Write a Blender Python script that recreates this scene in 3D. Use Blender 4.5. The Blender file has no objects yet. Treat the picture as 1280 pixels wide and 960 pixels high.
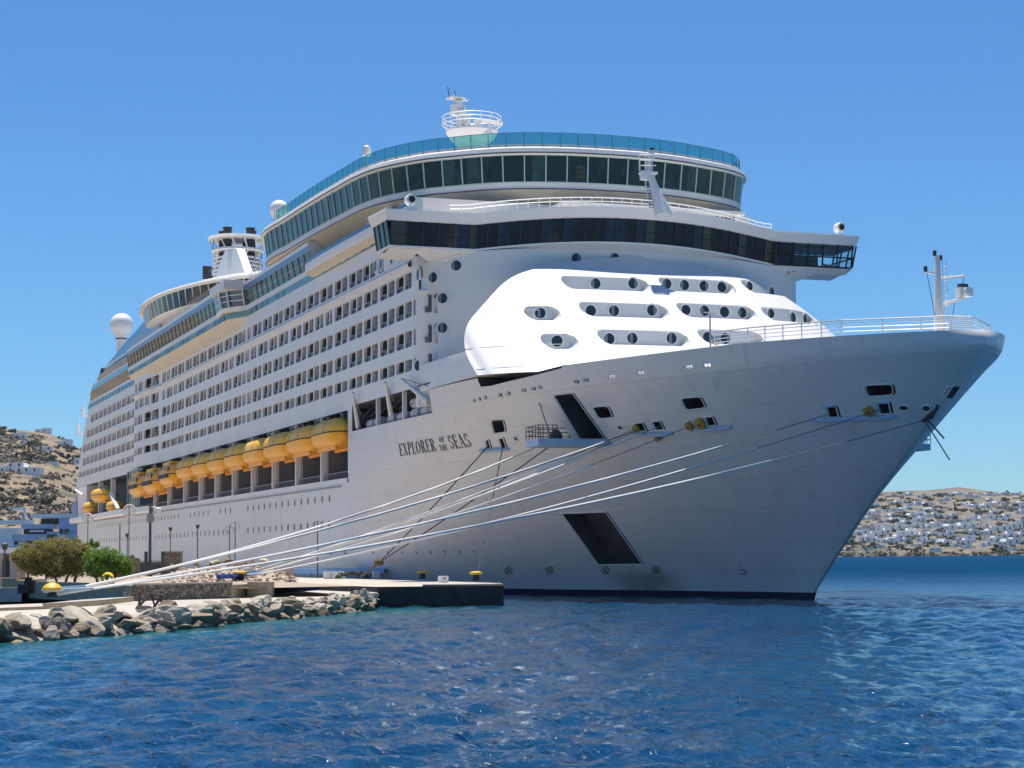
import bpy, bmesh, math, random
import numpy as np
from mathutils import Vector, Matrix
from math import radians as rad, pi, sin, cos
scn = bpy.context.scene
COL = scn.collection
rng = random.Random(7)
# World axes: x = metres aft of the bow, y = metres to starboard, z = metres above the sea.
# ---------------------------------------------------------------- camera
FPX = 2357.3
_th, _ro = rad(20.51), rad(-.52)
_u = np.array([cos(_th), -sin(_th), 0]); _v = np.array([-sin(_th), -cos(_th), 0]); _z = np.array([0, 0, 1.])
_pt = math.atan((693.68 - 480) / FPX)
FW = cos(_pt) * _u + sin(_pt) * _z
_up = -sin(_pt) * _u + cos(_pt) * _z
RT = cos(_ro) * _v + sin(_ro) * _up
UP = -sin(_ro) * _v + cos(_ro) * _up
CAM = -(119.06 * _u + 31.03 * _v); CAM[2] = 3.56
cd = bpy.data.cameras.new('camera'); cam = bpy.data.objects.new('camera', cd); COL.objects.link(cam)
cd.sensor_width = 36; cd.lens = FPX / 1280 * 36; cd.clip_start = .5; cd.clip_end = 20000
M = Matrix.Identity(4)
for i in range(3):
    M[i][0], M[i][1], M[i][2], M[i][3] = RT[i], UP[i], -FW[i], CAM[i]
cam.matrix_world = M
scn.camera = cam
# ---------------------------------------------------------------- sky and sun
SEL = 75
SUN = np.array([.992, -.125, 0]) * cos(rad(SEL)); SUN[2] = sin(rad(SEL))
w = bpy.data.worlds.new('World'); scn.world = w; w.use_nodes = True
nt = w.node_tree
sky = nt.nodes.new('ShaderNodeTexSky'); sky.sky_type = 'NISHITA'; sky.sun_disc = False
sky.sun_elevation = rad(SEL); sky.sun_rotation = math.atan2(SUN[0], SUN[1])
sky.air_density = 1.0; sky.dust_density = 0; sky.ozone_density = 3.0
bg = nt.nodes['Background']; bg.inputs[1].default_value = .082
tint = nt.nodes.new('ShaderNodeMix'); tint.data_type = 'RGBA'; tint.blend_type = 'MULTIPLY'; tint.inputs[0].default_value = 1
tint.inputs[7].default_value = (.47, .79, 1.10, 1)      # a clear, deep Aegean blue
nt.links.new(sky.outputs[0], tint.inputs[6]); nt.links.new(tint.outputs[2], bg.inputs[0])
sl = bpy.data.lights.new('sun', 'SUN'); sl.energy = 5.0; sl.angle = rad(.5); sl.color = (1, .95, .88)
so = bpy.data.objects.new('sun', sl); COL.objects.link(so)
so.rotation_euler = Vector(-SUN).to_track_quat('-Z', 'Y').to_euler(); so.location = (0, 0, 200)
scn.view_settings.view_transform = 'Standard'; scn.view_settings.look = 'None'
scn.view_settings.exposure = .42; scn.view_settings.gamma = 1; scn.view_settings.use_curve_mapping = False
scn.render.engine = 'CYCLES'; scn.cycles.max_bounces = 6; scn.cycles.transparent_max_bounces = 12
scn.cycles.use_denoising = True
# ---------------------------------------------------------------- helpers
def _ray(px, py): return FW + RT * ((px - 640) / FPX) + UP * ((480 - py) / FPX)
def at_h(px, py, h):
    d = _ray(px, py); return CAM + d * ((h - CAM[2]) / d[2])
def at_t(px, py, t):
    d = _ray(px, py); return CAM + d * ((t - CAM[1]) / d[1])
def at_s(px, py, s):
    d = _ray(px, py); return CAM + d * ((s - CAM[0]) / d[0])
def at_z(px, py, z): return CAM + _ray(px, py) * z
def hit(px, py, f, lo=90, hi=330, n=6000):
    d = _ray(px, py); k = np.linspace(lo, hi, n); P = CAM + k[:, None] * d
    g = f(P[:, 0], P[:, 1], P[:, 2]); i = int(np.argmax(g > 0)); return P[i]
def lerp(a, b, f): return a + (b - a) * f
def I(x, xp, fp): return np.interp(x, xp, fp)

class MB:
    def __init__(s): s.v = []; s.f = []; s.m = []
    def add(s, vs, fs, m=0):
        o = len(s.v); s.v += [tuple(map(float, p)) for p in vs]
        s.f += [tuple(i + o for i in f) for f in fs]; s.m += [m] * len(fs)
    def box(s, a, b, m=0):
        x0, y0, z0 = a; x1, y1, z1 = b
        s.add([(x0,y0,z0),(x1,y0,z0),(x1,y1,z0),(x0,y1,z0),(x0,y0,z1),(x1,y0,z1),(x1,y1,z1),(x0,y1,z1)],
              [(0,3,2,1),(4,5,6,7),(0,1,5,4),(1,2,6,5),(2,3,7,6),(3,0,4,7)], m)
    def obox(s, o, ax, ay, az, m=0):
        o, ax, ay, az = map(np.array, (o, ax, ay, az))
        c = [o, o+ax, o+ax+ay, o+ay]; c += [p + az for p in c]
        s.add(c, [(0,3,2,1),(4,5,6,7),(0,1,5,4),(1,2,6,5),(2,3,7,6),(3,0,4,7)], m)
    def tube(s, pts, r, n=6, m=0, r2=None):
        pts = [np.array(p, float) for p in pts]; k = len(pts); vs = []
        for i, p in enumerate(pts):
            d = pts[min(i+1, k-1)] - pts[max(i-1, 0)]; d = d / (np.linalg.norm(d) + 1e-9)
            a = np.cross(d, (0, 0, 1)) if abs(d[2]) < .95 else np.cross(d, (1, 0, 0))
            a = a / np.linalg.norm(a); b = np.cross(d, a)
            rr = r if r2 is None else lerp(r, r2, i / (k - 1))
            for j in range(n):
                q = 2 * pi * j / n; vs.append(p + rr * (cos(q) * a + sin(q) * b))
        fs = [(i*n+j, i*n+(j+1) % n, (i+1)*n+(j+1) % n, (i+1)*n+j) for i in range(k-1) for j in range(n)]
        fs += [tuple(range(n))[::-1], tuple(range((k-1)*n, k*n))]
        s.add(vs, fs, m)
    def lathe(s, c, prof, n=20, m=0, ax=(1, 0, 0), ay=(0, 1, 0), az=(0, 0, 1)):
        c, ax, ay, az = map(np.array, (c, ax, ay, az)); vs = []
        for r, z in prof:
            for j in range(n):
                q = 2 * pi * j / n; vs.append(c + r * cos(q) * ax + r * sin(q) * ay + z * az)
        k = len(prof)
        fs = [(i*n+j, i*n+(j+1) % n, (i+1)*n+(j+1) % n, (i+1)*n+j) for i in range(k-1) for j in range(n)]
        fs += [tuple(range(n))[::-1], tuple(range((k-1)*n, k*n))]
        s.add(vs, fs, m)
    def prism(s, poly, off, m=0):
        k = len(poly); poly = [np.array(p, float) for p in poly]; off = np.array(off, float)
        s.add(poly + [p + off for p in poly], [tuple(range(k))[::-1], tuple(range(k, 2*k))] +
              [(i, (i+1) % k, k+(i+1) % k, k+i) for i in range(k)], m)
    def grid(s, P, m=0, mask=None, flip=False):
        a, b = P.shape[:2]; fs = []
        for i in range(a-1):
            for j in range(b-1):
                if mask is None or mask[i, j]:
                    q = (i*b+j, i*b+j+1, (i+1)*b+j+1, (i+1)*b+j); fs.append(q[::-1] if flip else q)
        P2 = P.reshape(-1, 3)
        if mask is not None and fs:
            used = np.unique(np.array(fs)); re_ = -np.ones(len(P2), int); re_[used] = np.arange(len(used)); P2 = P2[used]; fs = [tuple(int(re_[i]) for i in f) for f in fs]
        s.add(P2, fs, m)
    def band(s, plan, prof, m=0, closed=False):
        """loft a vertical profile [(outward offset, height)] along a plan polyline"""
        p = np.array(plan, float); k = len(p)
        if closed: t = np.roll(p, -1, 0) - np.roll(p, 1, 0)
        else: t = np.gradient(p, axis=0)
        nrm = np.stack([t[:, 1], -t[:, 0]], 1); nrm /= np.linalg.norm(nrm, axis=1)[:, None] + 1e-9
        P = np.zeros((k + (1 if closed else 0), len(prof), 3))
        for j, (o, z) in enumerate(prof):
            q = p + nrm * o
            if closed: q = np.vstack([q, q[:1]])
            P[:, j, :2] = q; P[:, j, 2] = z
        s.grid(P, m)
    def build(s, name, mats, parent=None, smooth=None, kind=None):
        me = bpy.data.meshes.new(name); me.from_pydata(s.v, [], s.f)
        for x in (mats if isinstance(mats, (list, tuple)) else [mats]): me.materials.append(x)
        if any(s.m): me.polygons.foreach_set('material_index', s.m)
        if smooth is not None:
            me.shade_smooth(); me.set_sharp_from_angle(angle=rad(smooth))
        me.update()
        return obj(name, me, parent, kind)
def obj(name, me, parent=None, kind=None):
    o = bpy.data.objects.new(name, me); COL.objects.link(o)
    if parent is not None: o.parent = parent
    if kind: o['kind'] = kind
    return o
def tag(o, label, cat, group=None):
    o['label'] = label; o['category'] = cat
    if group: o['group'] = group
    return o
def thing(name, label, cat, loc=(0, 0, 0), group=None):
    o = bpy.data.objects.new(name, None); COL.objects.link(o); o.location = loc
    return tag(o, label, cat, group)
def fix_normals(o):
    bm = bmesh.new(); bm.from_mesh(o.data); bmesh.ops.recalc_face_normals(bm, faces=bm.faces); bm.to_mesh(o.data); bm.free()

# ---------------------------------------------------------------- materials
def mat(name, col, rough=.5, metal=0, spec=.5, noise=None, bump=None, emis=None):
    m = bpy.data.materials.new(name); m.use_nodes = True; n = m.node_tree; b = n.nodes['Principled BSDF']
    b.inputs['Base Color'].default_value = (*col, 1); b.inputs['Roughness'].default_value = rough
    b.inputs['Metallic'].default_value = metal; b.inputs['Specular IOR Level'].default_value = spec
    if noise or bump:
        tc = n.nodes.new('ShaderNodeTexCoord')
    if noise:
        sc, amt, col2 = noise[:3]
        st = noise[3] if len(noise) > 3 else (1, 1, 1)
        mp = n.nodes.new('ShaderNodeMapping'); mp.inputs['Scale'].default_value = st
        nz = n.nodes.new('ShaderNodeTexNoise'); nz.inputs['Scale'].default_value = sc; nz.inputs['Detail'].default_value = 5
        nz.inputs['Roughness'].default_value = .6
        rp = n.nodes.new('ShaderNodeValToRGB'); rp.color_ramp.elements[0].position = .5 - amt; rp.color_ramp.elements[1].position = .5 + amt
        rp.color_ramp.elements[0].color = (*col2, 1); rp.color_ramp.elements[1].color = (*col, 1)
        n.links.new(tc.outputs['Object'], mp.inputs[0]); n.links.new(mp.outputs[0], nz.inputs['Vector'])
        n.links.new(nz.outputs[0], rp.inputs[0]); n.links.new(rp.outputs[0], b.inputs['Base Color'])
    if bump:
        nb = n.nodes.new('ShaderNodeTexNoise'); nb.inputs['Scale'].default_value = bump[0]; nb.inputs['Detail'].default_value = 6
        bn = n.nodes.new('ShaderNodeBump'); bn.inputs['Strength'].default_value = bump[1]; bn.inputs['Distance'].default_value = bump[2]
        n.links.new(tc.outputs['Object'], nb.inputs['Vector']); n.links.new(nb.outputs[0], bn.inputs['Height'])
        n.links.new(bn.outputs[0], b.inputs['Normal'])
    return m
W = mat('ship_white_paint', (.84, .80, .74), .4, noise=(.25, .25, (.77, .735, .68), (1, 1, .25)))
WV = mat('front_white_paint', (.76, .745, .72), .4, noise=(.4, .3, (.68, .665, .64), (1, 1, .3)))
WT = mat('trim_white_paint', (.82, .80, .76), .4)
CREAM = mat('soffit_cream_paint', (.72, .66, .54), .5, noise=(.5, .2, (.62, .55, .44)))
GLS = mat('dark_window_glass', (.012, .016, .02), .06, spec=.4)
GLT = mat('green_tinted_glass', (.014, .042, .040), .05, spec=.45, noise=(.9, .12, (.005, .012, .013)))
GLP = mat('porthole_glass', (.015, .028, .042), .08, spec=.4)
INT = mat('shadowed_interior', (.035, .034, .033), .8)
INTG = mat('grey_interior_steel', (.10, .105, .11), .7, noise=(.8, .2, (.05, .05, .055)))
TEAL = mat('teal_band_paint', (.10, .30, .34), .35)
TEALG = mat('pale_green_band_paint', (.16, .30, .27), .4)
BLUEG = mat('blue_fascia_paint', (.10, .20, .40), .3)
YEL = mat('bollard_yellow_paint', (.80, .52, .03), .5, noise=(6, .2, (.55, .33, .03)))
BOAT = mat('lifeboat_orange_paint', (.98, .44, .012), .4, noise=(1.2, .25, (.88, .37, .015)))
BOATT = mat('lifeboat_yellow_canopy', (.95, .52, .035), .5, noise=(1.5, .25, (.82, .45, .05)))
BLK = mat('black_rubber', (.012, .012, .013), .6)
GREY = mat('grey_steel', (.33, .34, .35), .5, noise=(3, .2, (.22, .22, .23)))
DSTEEL = mat('dark_steel', (.05, .05, .055), .5)
ROPE = mat('white_rope', (.78, .77, .74), .8, noise=(30, .15, (.60, .58, .55)))
WIRE = mat('grey_line', (.16, .16, .17), .7)
ROPED = mat('dark_rope', (.06, .058, .055), .8)
ROPEB = mat('blue_rope', (.05, .12, .35), .8)
LEDGE = mat('pale_blue_paint', (.40, .52, .66), .45)
BRZ = mat('faded_orange_fender', (.55, .30, .04), .7, noise=(3, .2, (.35, .2, .05)))
LET = mat('lettering_navy', (.012, .014, .022), .5)
def hull_material():
    m = mat('hull_paint', (.78, .755, .715), .34, noise=(.35, .35, (.70, .675, .635), (1, 1, .2)))
    n = m.node_tree; b = n.nodes['Principled BSDF']; rp = b.inputs['Base Color'].links[0].from_node
    tc = n.nodes.new('ShaderNodeTexCoord'); sx = n.nodes.new('ShaderNodeSeparateXYZ'); n.links.new(tc.outputs['Object'], sx.inputs[0])
    gt = n.nodes.new('ShaderNodeMath'); gt.operation = 'LESS_THAN'; gt.inputs[1].default_value = .55; n.links.new(sx.outputs[2], gt.inputs[0])
    mx = n.nodes.new('ShaderNodeMix'); mx.data_type = 'RGBA'; n.links.new(gt.outputs[0], mx.inputs[0])
    # rust weeping below the anchor pocket: a stain fixed to the plating
    nz = n.nodes.new('ShaderNodeTexNoise'); nz.inputs['Scale'].default_value = .8; nz.inputs['Detail'].default_value = 6
    n.links.new(tc.outputs['Object'], nz.inputs['Vector'])
    def win(out, lo, hi, soft):
        a = n.nodes.new('ShaderNodeMapRange'); a.inputs[1].default_value = lo; a.inputs[2].default_value = lo + soft
        n.links.new(out, a.inputs[0])
        c = n.nodes.new('ShaderNodeMapRange'); c.inputs[1].default_value = hi; c.inputs[2].default_value = hi - soft
        n.links.new(out, c.inputs[0])
        q = n.nodes.new('ShaderNodeMath'); q.operation = 'MULTIPLY'; n.links.new(a.outputs[0], q.inputs[0]); n.links.new(c.outputs[0], q.inputs[1]); return q.outputs[0]
    q = n.nodes.new('ShaderNodeMath'); q.operation = 'MULTIPLY'
    n.links.new(win(sx.outputs[0], 37.5, 46.5, 2.5), q.inputs[0]); n.links.new(win(sx.outputs[2], -.5, 2.6, 1.0), q.inputs[1])
    q2 = n.nodes.new('ShaderNodeMath'); q2.operation = 'MULTIPLY'; n.links.new(q.outputs[0], q2.inputs[0]); n.links.new(nz.outputs[0], q2.inputs[1])
    st = n.nodes.new('ShaderNodeMix'); st.data_type = 'RGBA'; n.links.new(q2.outputs[0], st.inputs[0])
    sv = n.nodes.new('ShaderNodeMapping'); sv.inputs['Scale'].default_value = (1.1, 1.1, .07); n.links.new(tc.outputs['Object'], sv.inputs[0])
    s1 = n.nodes.new('ShaderNodeTexNoise'); s1.inputs['Scale'].default_value = 1.0; s1.inputs['Detail'].default_value = 5; n.links.new(sv.outputs[0], s1.inputs['Vector'])
    s2 = n.nodes.new('ShaderNodeMapRange'); s2.inputs[1].default_value = .56; s2.inputs[2].default_value = .78; s2.inputs[4].default_value = .38; n.links.new(s1.outputs[0], s2.inputs[0])
    s3 = n.nodes.new('ShaderNodeMix'); s3.data_type = 'RGBA'; n.links.new(s2.outputs[0], s3.inputs[0]); n.links.new(rp.outputs[0], s3.inputs[6]); s3.inputs[7].default_value = (.50, .44, .36, 1)      # faint run-off streaks
    n.links.new(s3.outputs[2], st.inputs[6]); st.inputs[7].default_value = (.20, .13, .06, 1)
    n.links.new(st.outputs[2], mx.inputs[6]); mx.inputs[7].default_value = (.010, .014, .05, 1)
    n.links.new(mx.outputs[2], b.inputs['Base Color'])
    # plate seams and weld distortion
    br = n.nodes.new('ShaderNodeTexNoise'); br.inputs['Scale'].default_value = .22; br.inputs['Detail'].default_value = 3
    bp = n.nodes.new('ShaderNodeBump'); bp.inputs['Strength'].default_value = .4; bp.inputs['Distance'].default_value = .16
    n.links.new(tc.outputs['Object'], br.inputs['Vector']); n.links.new(br.outputs[0], bp.inputs['Height'])
    cx = n.nodes.new('ShaderNodeCombineXYZ'); n.links.new(sx.outputs[0], cx.inputs[0]); n.links.new(sx.outputs[2], cx.inputs[1])
    bk = n.nodes.new('ShaderNodeTexBrick'); bk.inputs['Scale'].default_value = 1; bk.inputs['Brick Width'].default_value = 8.4; bk.inputs['Row Height'].default_value = 2.35; bk.inputs['Mortar Size'].default_value = .05; bk.inputs['Mortar Smooth'].default_value = .8; n.links.new(cx.outputs[0], bk.inputs['Vector'])
    b2 = n.nodes.new('ShaderNodeBump'); b2.inputs['Strength'].default_value = .6; b2.inputs['Distance'].default_value = .035; n.links.new(bk.outputs['Fac'], b2.inputs['Height']); n.links.new(bp.outputs[0], b2.inputs['Normal'])      # welded plate seams
    n.links.new(b2.outputs[0], b.inputs['Normal'])
    return m
HULL = hull_material()
def clear_glass(name, tint, gloss=.12):
    m = bpy.data.materials.new(name); m.use_nodes = True; n = m.node_tree; n.nodes.remove(n.nodes['Principled BSDF'])
    t = n.nodes.new('ShaderNodeBsdfTransparent'); t.inputs[0].default_value = (*tint, 1)
    g = n.nodes.new('ShaderNodeBsdfGlossy'); g.inputs['Roughness'].default_value = .03
    x = n.nodes.new('ShaderNodeMixShader'); x.inputs[0].default_value = gloss
    n.links.new(t.outputs[0], x.inputs[1]); n.links.new(g.outputs[0], x.inputs[2]); n.links.new(x.outputs[0], n.nodes['Material Output'].inputs[0])
    return m
SCREEN = clear_glass('teal_windscreen_glass', (.22, .58, .56), .08)
CLEAR = clear_glass('bridge_wing_glass', (.75, .85, .88), .08)

# ---------------------------------------------------------------- the ship's surfaces
_sh = [(-2, 26.8), (0, 24.65), (.8, 24.15), (3.3, 21.0), (5, 18.7), (7.6, 15.2), (10.65, 10.5), (13.4, 6.5), (14.8, 4.5), (16.1, 2.6), (16.8, 1.75), (17.2, 1.65), (17.7, 1.7), (18.0, 1.85), (18.2, 2.05)]
def S0(h): return I(h, [a for a, b in _sh], [b for a, b in _sh])
_wd = [0, 5, 10, 20, 30, 40, 50, 60, 70, 78, 400]; _wb = [.12, 1.3, 2.8, 6.2, 9.8, 13.2, 16, 18, 19.05, 19.3, 19.3]
_dd = [0, .4, 1, 2.8, 6.8, 12, 17, 27.8, 35.8, 44.8, 53, 400]; _db = [.15, .9, 1.75, 3.5, 6.0, 8.4, 10.3, 14.2, 16.8, 18.75, 19.3, 19.3]
def _pch(x, xs, ys):   # monotone cubic
    xs = np.array(xs, float); ys = np.array(ys, float); d = np.diff(ys) / np.diff(xs); m = np.zeros_like(xs)
    m[1:-1] = np.where(d[1:] * d[:-1] > 0, 2 * d[1:] * d[:-1] / (d[1:] + d[:-1] + 1e-12), 0); m[0] = d[0]; m[-1] = d[-1]
    x = np.clip(np.asarray(x, float), xs[0], xs[-1]); i = np.clip(np.searchsorted(xs, x, 'right') - 1, 0, len(xs) - 2)
    hh = xs[i+1] - xs[i]; t = (x - xs[i]) / hh
    return ys[i]*(1+2*t)*(1-t)**2 + hh*m[i]*t*(1-t)**2 + ys[i+1]*t*t*(3-2*t) + hh*m[i+1]*t*t*(t-1)
def HB(s, h):
    """half breadth of the hull"""
    x0 = S0(h); lo_ = np.where(np.asarray(h, float) > 17.0, 1.65, x0); e_ = x0 - lo_      # only the nose itself rounds over at the rail
    d = np.maximum(s - lo_ - e_ * np.exp(e_ / 1.4) * np.exp(-np.maximum(s - lo_, 0) / 1.4), 0); wt = np.clip(np.asarray(h, float) / 18, 0, 1.02) ** 1.3
    return _pch(d, _wd, _wb) * (1 - wt) + _pch(d, _dd, _db) * wt
def hull_hit(px, py, lo=105, hi=330):
    def f(s, t, h): return np.where(s > S0(h), HB(s, h) - np.abs(t), -1)
    return hit(px, py, f, lo, hi)
_tp = [(0, 56.7), (12, 56.9), (14.5, 57.3), (16.5, 58.0), (17.8, 58.7), (18.6, 59.5), (19.1, 60.5), (19.3, 61.8)]
def TOW(t, h):
    """upright front of the superstructure, rounding into the side walls"""
    return I(np.abs(t), *zip(*_tp)) + 0 * np.asarray(h, float)
def TFWD(h): return float(TOW(19.3, h))
def EDGE(t, h):
    """outline of the raked visor standing proud of that front"""
    return 43 + (h - 20.7) * (12.8 / 9.7) + 6 * (np.abs(t) / 19.3) ** 4
_dt = [0, 4, 7, 8.8, 11.25, 13.4, 15.2, 16.6, 17.5, 18.4, 18.8, 19.2, 19.6]; _dv = [0, .08, .22, .43, .98, 1.85, 3.03, 4.2, 5.15, 6.15, 6.9, 7.4, 8.2]
def VIS(t, h): return 37.9 + 1.48 * (h - 18.3) + _pch(np.abs(t), _dt, _dv)
def FRONT(t, h): return np.where((VIS(t, h) < EDGE(t, h) + .05) & (np.abs(t) < 19.25), np.minimum(VIS(t, h), TOW(t, h)), TOW(t, h))
def front_hit(px, py): return hit(px, py, lambda s, t, h: np.where(np.abs(t) < 19.3, s - FRONT(t, h), -1))
def TS(s):
    """starboard side wall, with the swelling before the aft step"""
    x = np.clip((s - 193) / 12, 0, 1); return np.where(s < 61.8, I(s, [58.0, 58.7, 59.5, 60.5, 61.8], [16.5, 17.8, 18.6, 19.1, 19.3]), 19.3) + .85 * x * x * (3 - 2 * x)
AFT_T = 17.7; STEP = 214.3
def SEND(h): return I(h, [0, 7, 20, 30, 41], [312, 312, 303, 292, 275])

def round_poly(pts, r, n=4):
    out = []; k = len(pts); pts = [np.array(p, float) for p in pts]
    for i in range(k):
        a, b, c = pts[i-1], pts[i], pts[(i+1) % k]
        u = (a - b); lu = np.linalg.norm(u); u /= lu; v = (c - b); lv = np.linalg.norm(v); v /= lv
        q = min(r, lu * .48, lv * .48)
        for j in range(n + 1):
            f = j / n; out.append((1-f)**2 * (b + u*q) + 2*f*(1-f) * b + f*f * (b + v*q))
    return out

ship = thing('cruise_ship', 'huge white cruise ship moored at the quay, dark portholes on its sunlit raked front', 'cruise ship')
# ---- hull: solid bow block, openings cut out of it
hl = [-2, -.6, 0, .8, 1.8, 3, 4.5, 6, 7.5, 9, 10.5, 12, 13.2, 14.2, 15.1, 15.8, 16.2, 16.6, 17, 17.4, 17.8, 18.2]
q = np.concatenate([np.array([0, .12, .28, .5, .8, 1.15, 1.6, 2.2, 3.2, 4.5, 6, 8, 10, 12.5]), np.linspace(15, 84.8, 38)]) / 84.8
rings = []
for h in hl:
    s0 = float(S0(h)); ss = s0 + (84.8 - s0) * q; b = HB(ss, h)
    zz = h - .42 * np.clip((17 - ss) / 13, 0, 1) * max(0, (h - 15.8) / 2.4)       # the rail dips a little to the stem
    rings.append([(x, y, z_) for x, y, z_ in zip(ss, b, zz)] + [(x, -y, z_) for x, y, z_ in zip(ss[::-1], b[::-1], zz[::-1])])
P = np.array(rings); k = P.shape[1]
hb = MB(); n_ = len(hl)
hb.add(P.reshape(-1, 3), [(i*k+j, (i+1)*k+j, (i+1)*k+(j+1) % k, i*k+(j+1) % k) for i in range(n_-1) for j in range(k)] )
half = k // 2
hb.f += [(j, j+1, k-2-j, k-1-j) for j in range(half-1)]; hb.m += [0]*(half-1)
o_ = (n_-1)*k
hb.f += [(o_+j, o_+k-1-j, o_+k-2-j, o_+j+1) for j in range(half-1)]; hb.m += [0]*(half-1)
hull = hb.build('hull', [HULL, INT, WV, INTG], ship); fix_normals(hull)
def boolean(o, cutter):
    md = o.modifiers.new('cut', 'BOOLEAN'); md.operation = 'DIFFERENCE'; md.solver = 'EXACT'; md.object = cutter; md.material_mode = 'TRANSFER'
    bpy.context.view_layer.update()
    dg = bpy.context.evaluated_depsgraph_get(); me = bpy.data.meshes.new_from_object(o.evaluated_get(dg), depsgraph=dg)
    o.modifiers.remove(md); old = o.data; o.data = me; bpy.data.meshes.remove(old)
    cm = cutter.data; bpy.data.objects.remove(cutter); bpy.data.meshes.remove(cm)
well = MB()
ws = np.linspace(5, 32.5, 20); wb = HB(ws, 17.5) - .35
well.prism([(x, y, 16.9) for x, y in zip(ws, wb)] + [(x, -y, 16.9) for x, y in zip(ws[::-1], wb[::-1])], (0, 0, 4))
wo = well.build('cutter', [WV]); fix_normals(wo); boolean(hull, wo)
cut = MB(); rims = []
def opening(px_pts, r=2.0, depth=2.2, m=0, rim=.05, name='hull_opening', side=1):
    pts = [hull_hit(*p) for p in round_poly(px_pts, r)]
    pts = [np.array([p[0], HB(p[0], p[2]), p[2]]) for p in pts]
    if side < 0: pts = [p * (1, -1, 1) for p in pts]
    a = [p + np.array([-.4, .6 * side, 0]) for p in pts]
    n = np.array([.35, -.95 * side, 0]) * (depth + .6)
    cut.prism(a, n, m)
    rims.append((pts, rim, name, side)); return pts
opening([(613, 525.5), (629, 524), (633, 540), (617, 542.5)], 4, name='mooring_port')
opening([(606, 550.5), (611.5, 549.5), (614, 560.5), (608.5, 561.5)], .6, 1.6, name='fairlead_port')
opening([(622.5, 548.5), (629, 547), (633.5, 559.5), (626.5, 561)], .6, 1.6, name='fairlead_port')
opening([(691, 494), (716, 491), (757, 549), (724, 549)], 3, 3.0, 2, name='platform_recess')
opening([(739, 509), (760, 507), (767, 522), (748, 524)], 5, name='mooring_port')
opening([(792, 529.5), (803.5, 528), (808.5, 538.5), (798, 539.5)], .6, 1.6, name='fairlead_port')
opening([(814, 527.5), (825, 526), (831, 537), (819.5, 538)], .6, 1.6, name='fairlead_port')
opening([(850, 498), (876, 495.5), (883, 510), (857, 513)], 5, name='mooring_port')
opening([(880, 521.5), (891, 520.5), (896, 531.5), (884, 533)], .6, 1.6, name='fairlead_port')
opening([(1080, 481.5), (1116, 480), (1117, 494), (1083, 496)], 5, name='mooring_port')
opening([(1032, 509), (1045, 508), (1049.5, 521.5), (1035.5, 522)], .6, 1.6, name='fairlead_port')
opening([(1095, 504.5), (1111, 503.5), (1114, 517), (1099, 518)], .6, 1.6, name='fairlead_port')
opening([(1184, 496.5), (1195, 482.5), (1199, 484), (1188, 498)], 1.2, 1.0, name='bow_port')
opening([(701.5, 642), (757.5, 640), (803.5, 705.5), (747, 706)], .8, 2.4, 2, name='anchor_pocket')
# long dark slot where the promenade opens under the front
cut.prism([(46.3, 20.5, 17.48), (44.5, 20.5, 17.42), (38, 20.5, 17.75), (33, 20.5, 18.12), (33, 20.5, 19.2), (46.0, 20.5, 19.2), (46.5, 20.5, 18.0)], (0, -4.5, 0), 0)
for x, y, ww in [(592, 501, 3), (598.5, 499, 3), (606, 497, 3), (624.5, 494, 4), (635, 492, 4), (654, 488, 5), (666, 486, 5), (674, 484.5, 5), (719, 477.3, 6.5), (731, 475.3, 6.5), (763, 470.5, 7.5), (799, 466, 8), (859, 458.8, 8.5), (881.5, 456.6, 9)]:
    opening([(x-ww/2, y-1.9), (x+ww/2-.5, y-2.2), (x+ww/2+.5, y+1.9), (x-ww/2+1, y+2.2)], 1.2, 1.1 if x > 640 else .7, 1 if x > 640 else 0, .03, 'freeing_port')
# liferaft gallery, lower half (the upper half is in the side wall)
cut.box((57.9, 14.5, 16.15), (83.2, 21, 19), 3)
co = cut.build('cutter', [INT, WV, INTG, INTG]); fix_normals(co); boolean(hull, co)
hull.data.shade_smooth(); hull.data.set_sharp_from_angle(angle=rad(28))
for pts, rr, nm, sd in rims:
    r_ = MB(); c_ = [p + np.array([-.02, .035 * sd, 0]) for p in pts]; r_.tube(c_ + c_[:1], rr, 5); r_.build(nm, WT, ship, 60)
# aft hull block
ab = MB()
ah = [-2, 0, .55, 3, 6, 9, 11.05]
ss = np.concatenate([[84.8], np.linspace(90, 290, 21), np.linspace(293, 311.5, 8)])
def aft_half(s, h): return HB(s, h) * np.where(s > 285, np.sqrt(np.clip(1 - ((s - 285) / 34) ** 2, 0, 1)), 1)
for sd in (1, -1):
    P = np.array([[(x, sd * float(aft_half(x, h)), h) for x in ss] for h in ah]); ab.grid(P, 0, flip=sd < 0)
top = aft_half(ss, 11.05)
ab.grid(np.array([[(x, y, 11.05) for x, y in zip(ss, top)], [(x, -y, 11.05) for x, y in zip(ss, top)]]), 0)
ab.grid(np.array([[(ss[-1], f * float(aft_half(ss[-1], h)), h) for f in (1, -1)] for h in ah]), 0)
ab.build('aft_hull', [HULL], ship, 30)
rs = MB(); rs.box((87.5, 19.3, 10.68), (213, 19.42, 10.82), 0); rs.box((213, 19.3, 10.68), (300, 19.4, 10.82), 0); rs.build('rubbing_strake', GREY, ship)

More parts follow.
